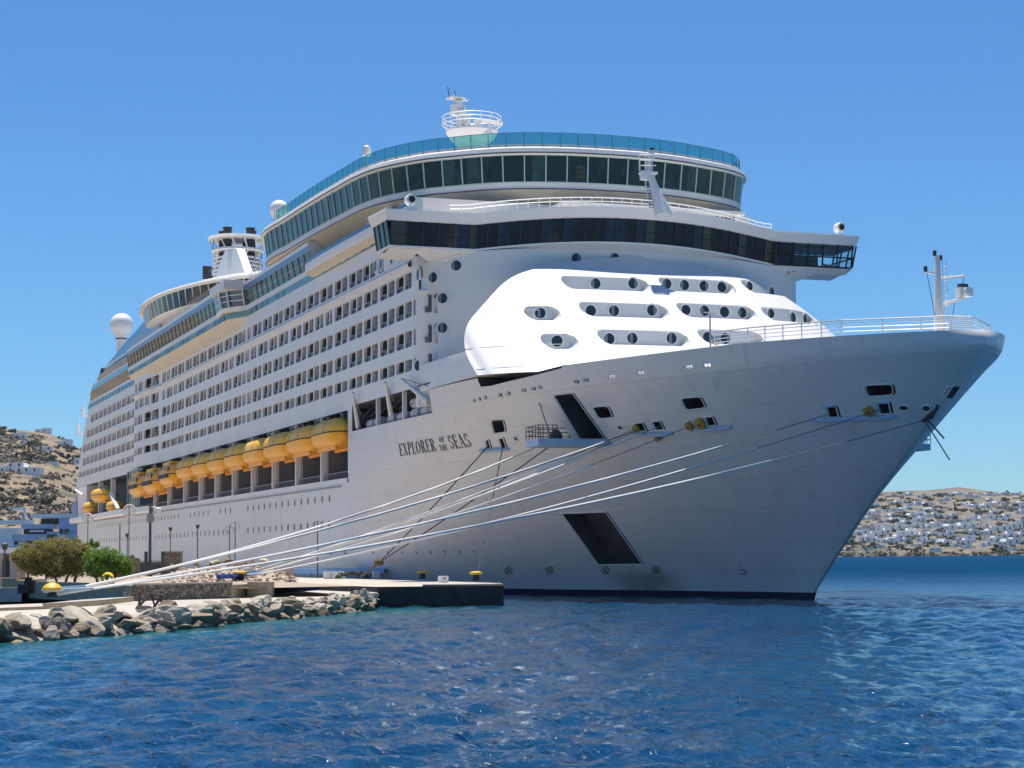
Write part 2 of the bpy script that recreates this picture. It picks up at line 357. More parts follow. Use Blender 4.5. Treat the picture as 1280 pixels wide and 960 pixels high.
# ---- tower front (raked) and proud white visor with recessed windows
pills = []   # (t0, t1, hc, r)
def pill(x0, x1, y, ry, y1=None):
    a = front_hit(x0 + ry * .8, y); b = front_hit(x1 - ry * .8, y1 if y1 else y); pills.append((b[1], a[1], (a[2] + b[2]) / 2, .78))
pill(705, 810, 354, 9); pill(826, 917, 355, 9, 358); pill(932, 996, 360, 8, 368)
pill(657, 700, 391, 10); pill(727, 835, 387, 9.5); pill(848, 945, 387, 9.5, 390); pill(954, 1020, 391, 8, 399)
pill(678, 722, 426, 10); pill(750, 860, 422, 9.5); pill(875, 955, 421, 9.5, 422)
pill(802, 891, 324, 8, 327); pill(904, 970, 330, 7, 337)
hg = np.concatenate([np.arange(17.0, 30.3, .09), np.linspace(30.3, 30.9, 14)]); ts_ = np.linspace(0, 19.2, 2400)
te = np.array([ts_[max(0, int(np.argmax(np.append(VIS(ts_, h) > EDGE(ts_, h) + .05, True))) - 1)] if VIS(0, h) < EDGE(0, h) + .06 else 0. for h in hg])
te = np.minimum(te, 19.2); te = np.convolve(np.concatenate([np.full(22, te[0]), te, np.full(22, te[-1])]), np.hanning(47)[1:-1] / np.hanning(47)[1:-1].sum(), 'valid'); ok_ = te > .05; hg, te = hg[ok_], te[ok_]
fq = np.linspace(-1, 1, 641); TT = te[:, None] * fq[None, :]; HH = np.repeat(hg[:, None], len(fq), 1)
low_ = (HH < 18.32) & (TT > 13)              # the promenade slot runs in under the front here
SS = np.where(low_, TOW(TT, HH) - .05, VIS(TT, HH))
def cap_d(t, h, p):
    t0, t1, hc, r = p; return np.hypot(t - np.clip(t, t0 + r * .3, t1 - r * .3), (h - hc))
for p in pills:
    d = cap_d(TT, HH, p); wall = VIS(TT, p[2] + p[3] * .9)
    wq = np.clip((p[3] - d) / .11, 0, 1); SS = SS + wq * (np.maximum(SS, wall) - SS)
vb = MB(); P = np.stack([SS, TT, HH], -1); vb.grid(P, 0)
for c_, sd in ((0, -1), (-1, 1)):      # returns from the visor's rim back to the upright front
    e_ = P[:, c_, :]; lo_r, hi_r = e_[e_[:, 2] <= 20.75], e_[e_[:, 2] >= 20.6]
    vb.grid(np.stack([lo_r, np.stack([lo_r[:, 0] * 0 + 61, sd * (19.24 + 0 * lo_r[:, 1]), lo_r[:, 2]], -1)], 1), 1)
    vb.grid(np.stack([hi_r, np.stack([TOW(hi_r[:, 1], 0) + .3, hi_r[:, 1] * .62, hi_r[:, 2] - 1.0], -1)], 1), 0)
    q_ = lo_r[-1]; vb.add([tuple(q_), (61, sd * 19.24, q_[2]), (57, sd * 12, q_[2])], [(0, 1, 2)], 1)
vb.build('front_visor', [WV, W], ship, 35)
h2 = np.linspace(16.9, 30.75, 40); t2 = np.concatenate([np.linspace(-19.3, -14, 24)[:-1], np.linspace(-14, 14, 30), np.linspace(14, 19.3, 24)[1:]])
tw = MB(); tw.grid(np.array([[(TOW(t, h), t, h + .75 * (1 - min(1, abs(t) / 15) ** 2) * max(0, (h - 28) / 2.75)) for t in t2] for h in h2])); tw.build('front_wall', W, ship, 35)
SEAM = mat('seam_grey', (.45, .43, .45), .6)      # weld seams running round the visor
for h in (28.05, 24.4, 20.9, 18.9):
    pts = [(float(VIS(t, h)) - .012, t, h) for t in np.linspace(19.1, 12.5, 14) if VIS(t, h) < EDGE(t, h)]
    if len(pts) > 2: sm = MB(); sm.tube(pts, .022, 4); sm.build('weld_seam', SEAM, ship)
# round windows
CURTAIN = mat('window_curtain', (.16, .19, .21), .5)
def disc(name, c, r, nrm, parent, rz=1.0, glass=GLP, rimw=.13):
    nrm = np.array(nrm, float); nrm /= np.linalg.norm(nrm); ax = np.cross((0, 0, 1), nrm); ax /= np.linalg.norm(ax); ay = np.cross(nrm, ax)
    m = MB(); k = 20
    ring = lambda q, z: [c + q * cos(2*pi*j/k) * ax + q * rz * sin(2*pi*j/k) * ay + nrm * z for j in range(k)]
    m.add(ring(r, .02), [tuple(range(k))])
    q_ = rng.random()
    if q_ < .75:      # half drawn curtains behind the pane
        x0, x1 = (-.9, -.25) if q_ < .3 else (.3, .92) if q_ < .55 else (-.5, .1)
        m.add([c + r * (lerp(x0, x1, f) * ax + sg * rz * .96 * math.sqrt(1 - lerp(x0, x1, f) ** 2) * ay) + nrm * .026 for sg in (1, -1) for f in ((0, .33, .66, 1) if sg > 0 else (1, .66, .33, 0))], [tuple(range(8))], 1)
    o = m.build(name, [glass, CURTAIN], parent)
    g = MB(); vs = ring(r, .0) + ring(r, .05) + ring(r + rimw, .05) + ring(r + rimw, -.1)
    g.add(vs, [(i*k+j, (i+1)*k+j, (i+1)*k+(j+1) % k, i*k+(j+1) % k) for i in range(3) for j in range(k)])
    g.build('rim', WT, o, 30); return o
wins = [(720,323,7.6),(768,323,7.6),(810,323,7),(831,324,7.4),(855,325,7.4),(877,327,7.4),(909,329,6.5),(940.5,334,7.4),
 (744,354.5,7.7),(791,354.5,7.7),(833,355,7.4),(855,356.5,7.7),(879.5,357.5,7.7),(901.5,359,7.6),(936,358,6.8),(964,365,7.4),
 (675,391.5,7.9),(738,388.5,8),(767,388.5,8),(814.5,388,8),(857,387.5,7.5),(880,388.5,7.9),(905,390,7.9),(927,391,7.8),(963,392,6.8),(990.5,397,7.5),(1006,399,7.5),
 (696,426.5,8.2),(761,423.5,8.2),(790,423,8.2),(839,423,8.2),(884,421.5,7.8),(906,423,8.2)]
for x, y, rp in wins:
    p = front_hit(x, y); t, h = p[1], p[2]
    pl = [q_ for q_ in pills if cap_d(t, h, q_) < q_[3] + .35]
    if pl:
        p_ = min(pl, key=lambda q_: cap_d(t, h, q_)); h = p_[2]
        # move up the ray until the recessed wall
        sw = lambda t: float(VIS(t, p_[2] + p_[3] * .9))
        pp = hit(x, y, lambda s, t, h: s - VIS(t, p_[2] + p_[3] * .9)); t = float(pp[1]); h = float(pp[2]); s = sw(t)
        ds = (sw(t + .3) - sw(t - .3)) / .6; nr = (-1, ds, 0); c = np.array([s - .03, t, h])
    else:
        s = float(FRONT(t, h)); f_ = TOW if VIS(t, h) > EDGE(t, h) else VIS
        ds = float(f_(t + .3, h) - f_(t - .3, h)) / .6; dh = float(f_(t, h + .3) - f_(t, h - .3)) / .6; nr = (-1, ds, dh * .6); c = np.array([s - .06, t, h])
    z = float((c - CAM) @ FW); disc('round_window', c, rp * z / FPX * .86, nr, ship)
for x, y, rp in [(570, 332, 6.5), (541, 347, 6.5), (553, 373, 6.5), (553, 410, 6), (553.5, 447, 5.5)]:
    p = front_hit(x, y); t, h = float(p[1]), float(p[2]); ds = float(TOW(t + .3, h) - TOW(t - .3, h)) / .6; dh = float(TOW(t, h + .3) - TOW(t, h - .3)) / .6
    c = np.array([TOW(t, h) - .04, t, h]); disc('round_window', c, .47, (-1, ds, dh), ship)

# ---- starboard side wall with the balcony openings
RAIL = dict(E=20.55, D=23.22, C=25.95, B=28.62, A=31.35)
base = [(59.6,62.3),(63.2,67.7),(68.6,73.0),(74.2,78.6),(79.7,84.1),(85.2,89.7),(91.0,95.6),(96.6,101.2),(102.2,106.6),(107.7,112.1),(113.3,117.6),(118.8,123.0),(124.3,128.7),(129.8,131.9),(132.8,134.7),(135.6,140.1),(141.5,145.6),(147.0,151.2),(152.3,156.6),(158.0,162.2),(163.4,167.5),(168.7,173.0),(174.6,179.0),(180.0,184.6),(185.9,192.5),(195.5,204.0),(206,210.2),(211.2,213.4)]
rowsB = [(63.2,67.7),(68.6,73.0),(74.2,78.6),(79.7,83.6),(84.6,89.7),(91.0,93.6),(94.8,97.8),(99.0,103.2),(104.4,109.0),(110.6,114.8),(116.2,119.6),(121.0,125.6),(127,129.8),(131,133),(134,138.5),(140,142.6),(143.8,148),(149.4,152.2),(153.4,157.6),(159,163.2),(164.4,167.2),(168.4,173),(174.4,178.6),(180,182.6),(184,188.4),(190,192.4),(195.5,199.5),(201,203.6),(205,208.5),(210,213)]
rowsA = [(72.0,73.6)] + [(74.9,79.0)] + base[4:13] + [(130,131.8),(133,135.2)] + base[15:24] + [(186,188.5),(189.6,192.4),(195.5,203.6),(206,209.6),(211,213.2)]
aftrow = [(216 + i * 5.65, 216 + i * 5.65 + 4.3) for i in range(15)]
side = MB(); bal = []
def side_pt(s, h, t=None): return (s, float(TS(s)) if t is None else t, h)
def strip(s0, s1, h0, h1, t=None, ends=None):
    n = max(1, int((s1 - s0) / 4)); x0 = np.linspace(s0, s1, n + 1)
    a0 = ends[0] if ends else (lambda h: s0); a1 = ends[1] if ends else (lambda h: s1)
    P = np.array([[side_pt(lerp(float(a0(h)), float(a1(h)), f), h, t) for f in np.linspace(0, 1, n + 1)] for h in (h0, h1)]); side.grid(P, 0)
def ring_cell(c0, c1, h0, h1, a, b, z0, z1, r, t=None, sl=None):
    N = 4; outl = []; inn = []
    for (cx, cz, ox, oz, q0) in [(b-r, z1-r, c1, h1, 0), (a+r, z1-r, c0, h1, 1), (a+r, z0+r, c0, h0, 2), (b-r, z0+r, c1, h0, 3)]:
        for j in range(N + 1):
            g = (q0 + j / N) * pi / 2; inn.append((cx + r * cos(g), cz + r * sin(g)))
            if j == 0: outl.append((c1 if q0 == 0 else c0 if q0 == 2 else cx, cz if q0 in (0, 2) else oz))
            elif j == N: outl.append((c0 if q0 == 1 else c1 if q0 == 3 else cx, cz if q0 in (1, 3) else oz))
            else: outl.append((ox, oz))
    sx = sl if sl else (lambda s, h: s)
    vo = [side_pt(sx(s, h), h, t) for s, h in outl]; vi = [side_pt(s, h, t) for s, h in inn]
    vd = [(p[0], p[1] - .3, p[2]) for p in vi]; k = len(vo)
    fs = []
    for j in range(k):
        j2 = (j + 1) % k
        fs.append((j, j2, k + j2, k + j)); fs.append((k + j, k + j2, 2*k + j2, 2*k + j))
    side.add(vo + vi + vd, fs)
def row(name, ops, t=None, s_from=None, s_to=None, aft=False):
    r0 = RAIL[name]; zb, zt = (r0 - .14, r0 + .98) if name == 'E' else (r0 - .56, r0 + .94)
    ops = [(a - .22, b + .22) if b - a > 2.6 else (a - .08, b + .08) for a, b in ops]
    h0, h1 = zb - .22, zt + .25
    fwd = (lambda h: max(59.0, TFWD(h))) if not aft else (lambda h: STEP)
    end = (lambda h: STEP) if not aft else (lambda h: float(SEND(h)))
    first = ops[0][0] - .5
    if first > fwd(h1) + .2: strip(fwd(h0), first, h0, h1, t, ends=(fwd, lambda h: first))
    elif not aft: first = ops[0][0] - .35
    for i, (a, b) in enumerate(ops):
        c0 = first if i == 0 else (ops[i-1][1] + a) / 2
        c1 = ops[i][1] + .4 if i == len(ops) - 1 else (b + ops[i+1][0]) / 2
        ring_cell(c0, c1, h0, h1, a, b, zb, zt, min(.28, (b - a) * .3), t)
        bal.append((name, (a + b) / 2, b - a - .1, zb, zt, t))
    last = ops[-1][1] + .4
    strip(last, end(h1), h0, h1, t, ends=(lambda h: last, end))
    return h0, h1
lv = []
for nm, ops in (('E', base), ('D', base), ('C', base), ('B', rowsB), ('A', rowsA)):
    lv.append(row(nm, ops, None))
af = []
for nm in 'EDCBA':
    lim = float(SEND(RAIL[nm] + 1.2)) - 1
    af.append(row(nm, [x for x in aftrow if x[1] < lim], AFT_T, aft=True))
fw_ = lambda h: TFWD(h)
prev = 18.2
for (h0, h1) in lv:
    strip(fw_(prev), STEP, prev if prev > 18.3 else 18.75, h0, None, ends=(fw_, lambda h: STEP)); prev = h1
strip(0, STEP, prev, 33.8, None, ends=(fw_, lambda h: STEP))
strip(83.2, 84.8, 18.2, 18.75); strip(84.8, STEP, 18.42, 18.75)
prev = 18.45
for (h0, h1) in af:
    strip(STEP, 0, prev, h0, AFT_T, ends=(lambda h: STEP, lambda h: float(SEND(h)))); prev = h1
strip(STEP, 0, prev, 33.8, AFT_T, ends=(lambda h: STEP, lambda h: float(SEND(h))))
side.grid(np.array([[(STEP, TS(STEP), h), (STEP, AFT_T, h)] for h in (18.42, 33.8)]))
# stern end and plain port side
side.grid(np.array([[(SEND(h), f * AFT_T, h) for f in (1, .5, 0, -.5, -1)] for h in (11, 15, 20, 25, 30, 33.8)]))
side.grid(np.array([[(a, -19.3, h) for a in (fw_(max(h, 18.2)), 120, 200, 290)] for h in (11, 18.2, 24, 33.8)]))
side.grid(np.array([[(a, y, 33.8) for a in (62, 120, 214)] for y in (19.3, -19.3)])); side.grid(np.array([[(a, y, 33.82) for a in (214, 288)] for y in (17.7, -17.7)]))
side.build('side_wall', W, ship, 30)
lg = MB()   # projecting deck edge under the uppermost balconies
xs = [63, 100, 150, 193, 197, 201, 205, 213.5]
lg.band([(x, float(TS(x))) for x in xs][::-1], [(0, 29.92), (.32, 29.98), (.36, 30.28), (.02, 30.62)]); lg.build('deck_edge', W, ship, 30)

# balconies: one mesh, scaled to each opening
def balcony_mesh(low, seed=0):
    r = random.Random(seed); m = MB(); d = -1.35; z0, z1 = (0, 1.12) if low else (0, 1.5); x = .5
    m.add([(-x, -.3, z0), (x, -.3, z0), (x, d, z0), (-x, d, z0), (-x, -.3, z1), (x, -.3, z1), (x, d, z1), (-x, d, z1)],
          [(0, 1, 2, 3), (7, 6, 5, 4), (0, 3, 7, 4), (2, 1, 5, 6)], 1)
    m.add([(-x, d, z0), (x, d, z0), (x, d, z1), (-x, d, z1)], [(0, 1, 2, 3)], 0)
    for c in (-.40, -.12, .12, .40):
        m.box((c - .012, d, z0), (c + .012, d + .05, z1), 3)
    for a, b_ in ((-.46, -.05), (.05, .46)):
        if r.random() < .7: c0 = r.uniform(a, b_ - .15); m.box((c0, d + .02, z0), (c0 + r.uniform(.06, .2), d + .05, z1), r.choice((2, 2, 4)))
        if r.random() < .5: c0 = r.uniform(a, b_ - .14); m.box((c0, -1.0, z0), (c0 + .11, -.55, z0 + .42), r.choice((2, 4, 5))); m.box((c0, -1.05, z0 + .42), (c0 + .11, -1.0, z0 + .85), r.choice((2, 4, 5)))
    m.box((-.035, d, z0), (.035, -.05, z1), 3)
    return m
CURT = mat('balcony_door_grey', (.14, .135, .125), .6)
REC = mat('balcony_recess_paint', (.10, .098, .095), .6)  # shade inside the balcony openings is put into this dark colour
def rail_mesh(low):
    m = MB()
    if low:
        m.box((-.5, -.22, 0), (.5, -.18, .1), 1)
    else:
        m.box((-.5, -.24, .0), (.5, -.21, .46), 0)
        for i in range(9):
            c = -.46 + i * .115
            m.add([(c, -.2, .02), (c + .022, -.2, .02), (c + .06, -.16, .46), (c + .035, -.16, .46)], [(0, 1, 2, 3), (3, 2, 1, 0)], 1)
    m.box((-.51, -.2, .46 if not low else .1), (.51, -.08, .51 if not low else .15), 1)
    return m
RAILP = mat('rail_brown_cap', (.42, .40, .38), .5)
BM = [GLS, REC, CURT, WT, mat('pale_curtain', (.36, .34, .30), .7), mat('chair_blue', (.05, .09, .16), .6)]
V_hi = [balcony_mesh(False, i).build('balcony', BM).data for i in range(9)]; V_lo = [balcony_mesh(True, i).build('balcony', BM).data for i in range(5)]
mr_hi = rail_mesh(False).build('railing', [GLS, RAILP]).data; mr_lo = rail_mesh(True).build('railing', [GLS, RAILP]).data
for o in [o for o in COL.objects if o.data in V_hi + V_lo + [mr_hi, mr_lo]]: bpy.data.objects.remove(o)
bal.sort(key=lambda b: b[1])
stuff = MB()
def mesh_into(mb, me, o, wd, mo):
    vs = [(o[0] + v.co.x * wd, o[1] + v.co.y, o[2] + v.co.z) for v in me.vertices]
    off = len(mb.v); mb.v += vs
    for p in me.polygons: mb.f.append(tuple(i + off for i in p.vertices)); mb.m.append(p.material_index + mo)
for i, (nm, c, wd, zb, zt, t) in enumerate(bal):
    loc = (c, (float(TS(c)) if t is None else t), zb)
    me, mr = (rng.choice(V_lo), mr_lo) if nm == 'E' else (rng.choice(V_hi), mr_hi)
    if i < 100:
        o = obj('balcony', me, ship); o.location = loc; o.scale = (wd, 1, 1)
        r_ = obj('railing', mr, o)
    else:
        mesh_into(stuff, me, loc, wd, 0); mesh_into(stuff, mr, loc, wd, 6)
stuff.build('aft_balcony', BM + [GLS, RAILP], ship, kind='stuff')

# portholes in the lower hull
k = 14
pm = MB(); pm.add([(.36 * cos(2*pi*j/k), .012, .42 * sin(2*pi*j/k)) for j in range(k)] + [(.43 * cos(2*pi*j/k), .012, .5 * sin(2*pi*j/k)) for j in range(k)] + [(.43 * cos(2*pi*j/k), -.05, .5 * sin(2*pi*j/k)) for j in range(k)],
   [tuple(range(k))[::-1]] + [(j, (j+1) % k, k+(j+1) % k, k+j) for j in range(k)] + [(k+j, k+(j+1) % k, 2*k+(j+1) % k, 2*k+j) for j in range(k)]); pm.m = [0] + [1] * (2*k)
po = pm.build('porthole', [GLP, WT]); pme = po.data; bpy.data.objects.remove(po)
ph = [(92 + 3.01 * i, 9.62) for i in range(14)] + [(92.3 + 2.98 * i, 6.9) for i in range(14)]
ph += [(x, 9.66) for x in [141.5, 144.6, 147.8, 156, 159.2, 162.4, 165.6, 168.8]] + [(x, 9.7) for x in np.arange(178, 202, 2.85)] + [(x, 9.7) for x in np.arange(207, 262, 3.15)]
ph += [(x, 6.88) for x in np.arange(143, 262, 3.02) if not 199 < x < 204]
ph.sort(); ps = MB()
for i, (s, h) in enumerate(ph):
    loc = (s, float(HB(s, h)) + .01, h)
    if i < 100: o = obj('porthole', pme, ship); o.location = loc
    else: mesh_into(ps, pme, loc, 1, 0)
if ps.v: ps.build('aft_porthole', [GLP, WT], ship, kind='stuff')
for x, y in ((470, 333), (476.8, 330), (490, 323.5), (501, 318.5)):
    p = at_t(x, y, 19.3); disc('oval_window', np.array([p[0], 19.32, p[2]]), .42, (0, 1, 0), ship, 1.35)
p = at_t(523, 343.5, 19.3); disc('oval_window', np.array([p[0], 19.32, p[2]]), .42, (0, 1, 0), ship, 1.35)
bx = MB(); p = at_t(532, 356, 19.4); bx.box((p[0]-.5, 19.3, p[2]-.55), (p[0]+.5, 19.9, p[2]+.55), 0); bx.box((p[0]-.35, 19.9, p[2]-.42), (p[0]+.35, 19.93, p[2]+.42), 1); bx.box((p[0]-.9, 19.3, p[2]-.75), (p[0]+1.1, 20.1, p[2]-.62), 0)
bx.build('lamp_housing', [W, INT], ship)

# ---- lifeboat gallery
ga = MB()
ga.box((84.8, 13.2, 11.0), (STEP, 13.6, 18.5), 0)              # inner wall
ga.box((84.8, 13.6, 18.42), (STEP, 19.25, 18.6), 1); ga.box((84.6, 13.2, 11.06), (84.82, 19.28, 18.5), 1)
ga.box((57.9, 14.2, 18.76), (83.2, 19.25, 18.9), 1); ga.box((57.9, 14.2, 16.1), (83.2, 14.5, 18.8), 1)
for i in range(110):                                          # doors, deck boxes and gear along the promenade wall
    s = 86 + i * 1.16; z0 = 11.1 + (rng.uniform(0, 3.2) if rng.random() < .35 else 0)
    ga.box((s, 13.6, z0), (s + rng.uniform(.3, .9), 13.62 + rng.uniform(.03, 2.6), z0 + rng.uniform(.5, 1.9)), rng.choice([0, 0, 2, 3, 3, 4, 5, 5]))
for s in np.arange(86, 213, 2.2): ga.box((s, 13.6, 17.9), (s + .25, 19.1, 18.4), 0)
ga.build('lifeboat_gallery', [INT, INTG, DSTEEL, GREY, mat('deck_box_tan', (.35, .28, .2), .7), mat('deck_gear_white', (.6, .6, .58), .6)], ship)
bays = [84.9, 95.6, 106.8, 118.2, 129.4, 140.6, 151.6, 162.6, 174.2, 187.0, 199.5, STEP]
for i, s in enumerate(bays[1:-1]):
    pl_ = MB(); pl_.box((s - .22, 18.7, 11.06), (s + .22, 19.3, 18.5), 0); pl_.box((s + .25, 15.2, 11.1), (s + .75, 18.4, 17.2), 1)
    pl_.tube([(s + .4, 15, 17.6), (s + .4, 19.6, 18.2)], .18, 6, 1)
    pl_.build('davit_pillar', [W, GREY], ship)
for i in range(len(bays) - 1):
    rl = MB(); a, b = bays[i] + .3, bays[i+1] - .3
    rl.box((a, 19.05, 11.05), (b, 19.28, 11.55), 0); rl.box((a, 18.95, 12.2), (b, 19.02, 12.27), 1)
    for s in np.arange(a, b, .5): rl.box((s, 18.97, 11.55), (s + .05, 19.01, 12.2), 1)
    rl.build('gallery_rail', [W, GREY], ship)
# white capsules of the life rafts and the three deck cranes beside them
for i, s in enumerate((60.4, 62.8, 66, 70.2, 73.5, 78, 80.8)):
    for zz in ((16.75, 17.75) if i in (1, 2) else (16.75,)):
        c_ = MB(); c_.lathe((s - 1.1, 17.8, zz), [(.05, 0), (.42, .06), (.5, .2), (.5, 2.0), (.42, 2.15), (.05, 2.2)], 12, 0, (0, 1, 0), (0, 0, 1), (1, 0, 0)); c_.build('liferaft_canister', WT, ship, 40)
for s in (66.0, 74.6):
    c_ = MB(); c_.box((s - .15, 18.9, 16.1), (s + .15, 19.28, 18.76)); c_.build('gallery_post', W, ship)
for (bx_, by_), (tx_, ty_) in (((448, 535), (441, 491)), ((489, 519), (482, 478)), ((536, 503), (502, 474))):
    a, b = at_t(bx_, by_, 18.9), at_t(tx_, ty_, 20.0); c_ = MB(); c_.tube([a, b], .28, 8, 0, .16); c_.tube([b + (.1, 0, .1), a + (-1.6, .2, 1.2)], .05, 5, 1); c_.build('raft_crane', [WT, GREY], ship, 40)
for s in np.arange(59.5, 83, 3.2):
    c_ = MB(); c_.tube([(s, 15, 18.6), (s, 17.5, 18.6), (s, 18.6, 17.4)], .06, 5); c_.build('raft_rack', GREY, ship)

# ---- observation lounge
half_ = [(121, 18.6), (120, 19.6), (118, 20.0), (108, 19.9), (96, 19.6), (88, 19.2), (82, 18.8), (78.5, 18.2), (76, 17.3), (73.5, 16.0), (71.5, 14.6), (69.8, 12.8), (68, 10.8), (66.4, 8.2), (65.4, 5.5), (64.8, 2.8)]
port_ = [(64.4, -3), (64.6, -6), (65.3, -9.4), (66.4, -12.6), (67.7, -15.6), (69.2, -17.6), (71.5, -19.0), (75, -19.8), (82, -20), (96, -20), (108, -20), (118, -20), (120, -19.6), (121, -18.6)]
def smooth_plan(h_, n=110):
    a = np.array(h_ + [(64.5, 0)] + port_); d = np.concatenate([[0], np.cumsum(np.hypot(*np.diff(a, axis=0).T))]); u_ = np.linspace(0, d[-1], n)
    x = _pch1(u_, d, a[:, 0]); y = _pch1(u_, d, a[:, 1]); return np.stack([x, y], 1)
def _pch1(x, xs, ys):
    xs = np.array(xs); ys = np.array(ys); m = np.gradient(ys, xs); i = np.clip(np.searchsorted(xs, x, 'right') - 1, 0, len(xs) - 2); hh = xs[i+1] - xs[i]; t = (x - xs[i]) / hh
    return ys[i]*(1+2*t)*(1-t)**2 + hh*m[i]*t*(1-t)**2 + ys[i+1]*t*t*(3-2*t) + hh*m[i+1]*t*t*(t-1)
pl_ = smooth_plan(half_); pl2 = [tuple(p) for p in pl_[::-1]]
lo = MB()
OV = pl_            # starboard aft -> bow -> port aft
lo.band(OV, [(-2.6, 36.9), (-.9, 38.2), (0, 38.45)], 1); lo.band(OV, [(0, 38.45), (.06, 38.62), (-.06, 38.66), (-.05, 39.15)], 0)
lo.band(OV, [(.3, 41.75), (.62, 41.9), (.62, 42.05)], 0)
lo.band(OV, [(.62, 42.05), (.5, 42.4), (-.2, 42.75), (-3, 42.9)], 0)
lounge = lo.build('observation_lounge', [W, CREAM], ship, 35)
st_ = MB(); st_.band(OV, [(.075, 38.44), (.075, 38.56)], 0); st_.band(OV, [(.64, 41.86), (.64, 41.97)], 0); st_.build('dark_stripe', DSTEEL, lounge)
gz = MB(); gz.band(OV, [(-.12, 39.1), (.28, 41.78)], 0); gz.m = [rng.choice((0, 0, 1, 1, 2)) for _ in gz.f]; gz.build('glazing', [GLT, mat('lounge_pane_dark', (.008, .020, .022), .05, spec=.5), mat('lounge_pane_pale', (.03, .075, .07), .06, spec=.5, noise=(1.4, .2, (.012, .03, .03)))], lounge)
mu = MB(); d = np.concatenate([[0], np.cumsum(np.hypot(*np.diff(OV, axis=0).T))])
for u_ in np.arange(1.0, d[-1], 2.05):
    x, y = np.interp(u_, d, OV[:, 0]), np.interp(u_, d, OV[:, 1]); x2, y2 = np.interp(u_ + .1, d, OV[:, 0]), np.interp(u_ + .1, d, OV[:, 1])
    tx = np.array([x2 - x, y2 - y, 0]) / .1; nn = np.array([tx[1], -tx[0], 0])
    mu.obox(np.array([x, y, 39.1]) - nn * .12, tx * .11, nn * .12, nn * .40 + np.array([0, 0, 2.68]))
mu.band(OV, [(.29, 41.70), (.33, 41.76)]); mu.band(OV, [(.02, 39.1), (.04, 39.2)])
mu.build('mullion', mat('mullion_pale_teal', (.42, .58, .56), .4), lounge)
cp = MB(); q_ = [(float(x), float(y)) for x, y in OV]; cp.prism([(x, y, 42.7) for x, y in q_], (0, 0, .15)); cp.build('roof', W, lounge)
ca = MB(); ca.grid(np.array([[(120.6, f, h) for f in np.linspace(18.5, -18.5, 8)] for h in (38.4, 42.7)])); ca.build('end_wall', GLT, lounge)
fl = MB()
q_ = [(x, y) for x, y in np.array(OV)]; fl.prism([(lerp(92, x, .93), y * .9, 36.9) for x, y in q_], (0, 0, .1)); fl.build('floor', CREAM, lounge)
scr = MB(); scr.band(OV[6:-6], [(-.25, 42.75), (-.25, 44.05)], 0); ws_ = scr.build('windscreen', SCREEN, ship, 40)
pp_ = MB()
for u_ in np.arange(8, d[-1] - 6, 1.75):
    x, y = np.interp(u_, d, OV[:, 0]), np.interp(u_, d, OV[:, 1]); pp_.box((x - .035, y - .035, 42.7), (x + .035, y + .035, 44.0))
pp_.band(OV[6:-6], [(-.22, 44.0), (-.22, 44.06)]); pp_.build('post', mat('screen_post_teal', (.12, .28, .30), .4), ws_)
# core of the upper decks
cr = MB(); cr.box((66, -17.2, 33.8), (288, 17.2, 37.1), 0); cr.box((72, -16.4, 37.1), (130, 16.4, 38.3), 0)
cr.prism([(57.5, 14, 33.9), (57.5, -14, 33.9), (66, -17.2, 33.9), (66, 17.2, 33.9)], (0, 0, .5), 0)
cr.box((77, 16.8, 33.8), (131, 17.35, 38.3), 0); cr.build('upper_deck_core', W, ship)
gb = MB(); gb.band([(131, 17.9), (100, 17.9), (84, 17.6), (70, 17.0)], [(0, 35.8), (0, 37.2)], 0); gb.build('green_screen', mat('pale_green_panel', (.42, .52, .42), .5), ship)

# ---- starboard promenade windows, forward walkway and the long projecting glass gallery
hi = MB()
hi.box((66, 19.3, 33.8), (131.5, 19.34, 34.6), 0); hi.build('teal_band', TEAL, ship)
for i in range(9):
    s = 69.5 + i * 3.05; a = MB(); k = 10
    pts = [(s - .75, 19.36, 33.95), (s + .75, 19.36, 33.95), (s + .75, 19.36, 34.55)] + [(s + .75 * cos(g), 19.36, 34.55 + .45 * sin(g)) for g in np.linspace(.2, pi - .2, 8)] + [(s - .75, 19.36, 34.55)]
    a.prism(pts, (0, .03, 0)); a.build('arched_window', GLS, ship)
pw = MB(); pw.box((66, 18.9, 34.6), (98, 19.3, 35.2), 0); pw.box((66, 18.7, 33.9), (98, 19.28, 34.7), 0); pw.build('walkway_wall', TEALG, ship)
wk = MB()
plan = [(99.6, 18.9), (99.2, 20.0), (97.5, 20.5), (90, 20.6), (80, 20.5), (70, 20.3), (62, 20.2)]
wk.band(plan, [(-.0, 34.3), (.05, 34.42), (.05, 35.25), (-.15, 35.27)], 0); wk.band(plan, [(-2.0, 33.75), (0, 34.3)], 1)
wk.build('walkway', [W, CREAM], ship, 30)
wg = MB(); wg.band(plan, [(-.15, 35.27), (-.15, 35.75)], 0); wg.build('walkway_glass', mat('navy_glass', (.03, .09, .18), .05, spec=.8), ship)
pod = [(214.8, 17.8), (214.7, 21.0), (205, 21.05), (180, 21.05), (160, 21.05), (138.5, 21.05), (135.6, 20.95), (131.8, 19.35), (126, 19.32), (110, 19.32), (99.5, 19.32)]
def dense(pl, st=2.0):
    a = np.array(pl); out = []
    for p, q in zip(a[:-1], a[1:]):
        n = max(1, int(np.hypot(*(q - p)) / st)); out += [tuple(lerp(p, q, i / n)) for i in range(n)]
    return out + [tuple(a[-1])]
pb = MB()
pb.band(pod, [(0, 33.8), (0, 34.6)], 0); pb.band(pod, [(0, 34.6), (.08, 34.62), (.08, 35.2), (-.02, 35.22)], 1)
pb.band(pod, [(.28, 37.1), (.34, 37.15), (.4, 37.7)], 2); pb.band(pod, [(.4, 37.7), (.42, 38.1), (-.1, 38.2), (-2.5, 38.25)], 1)
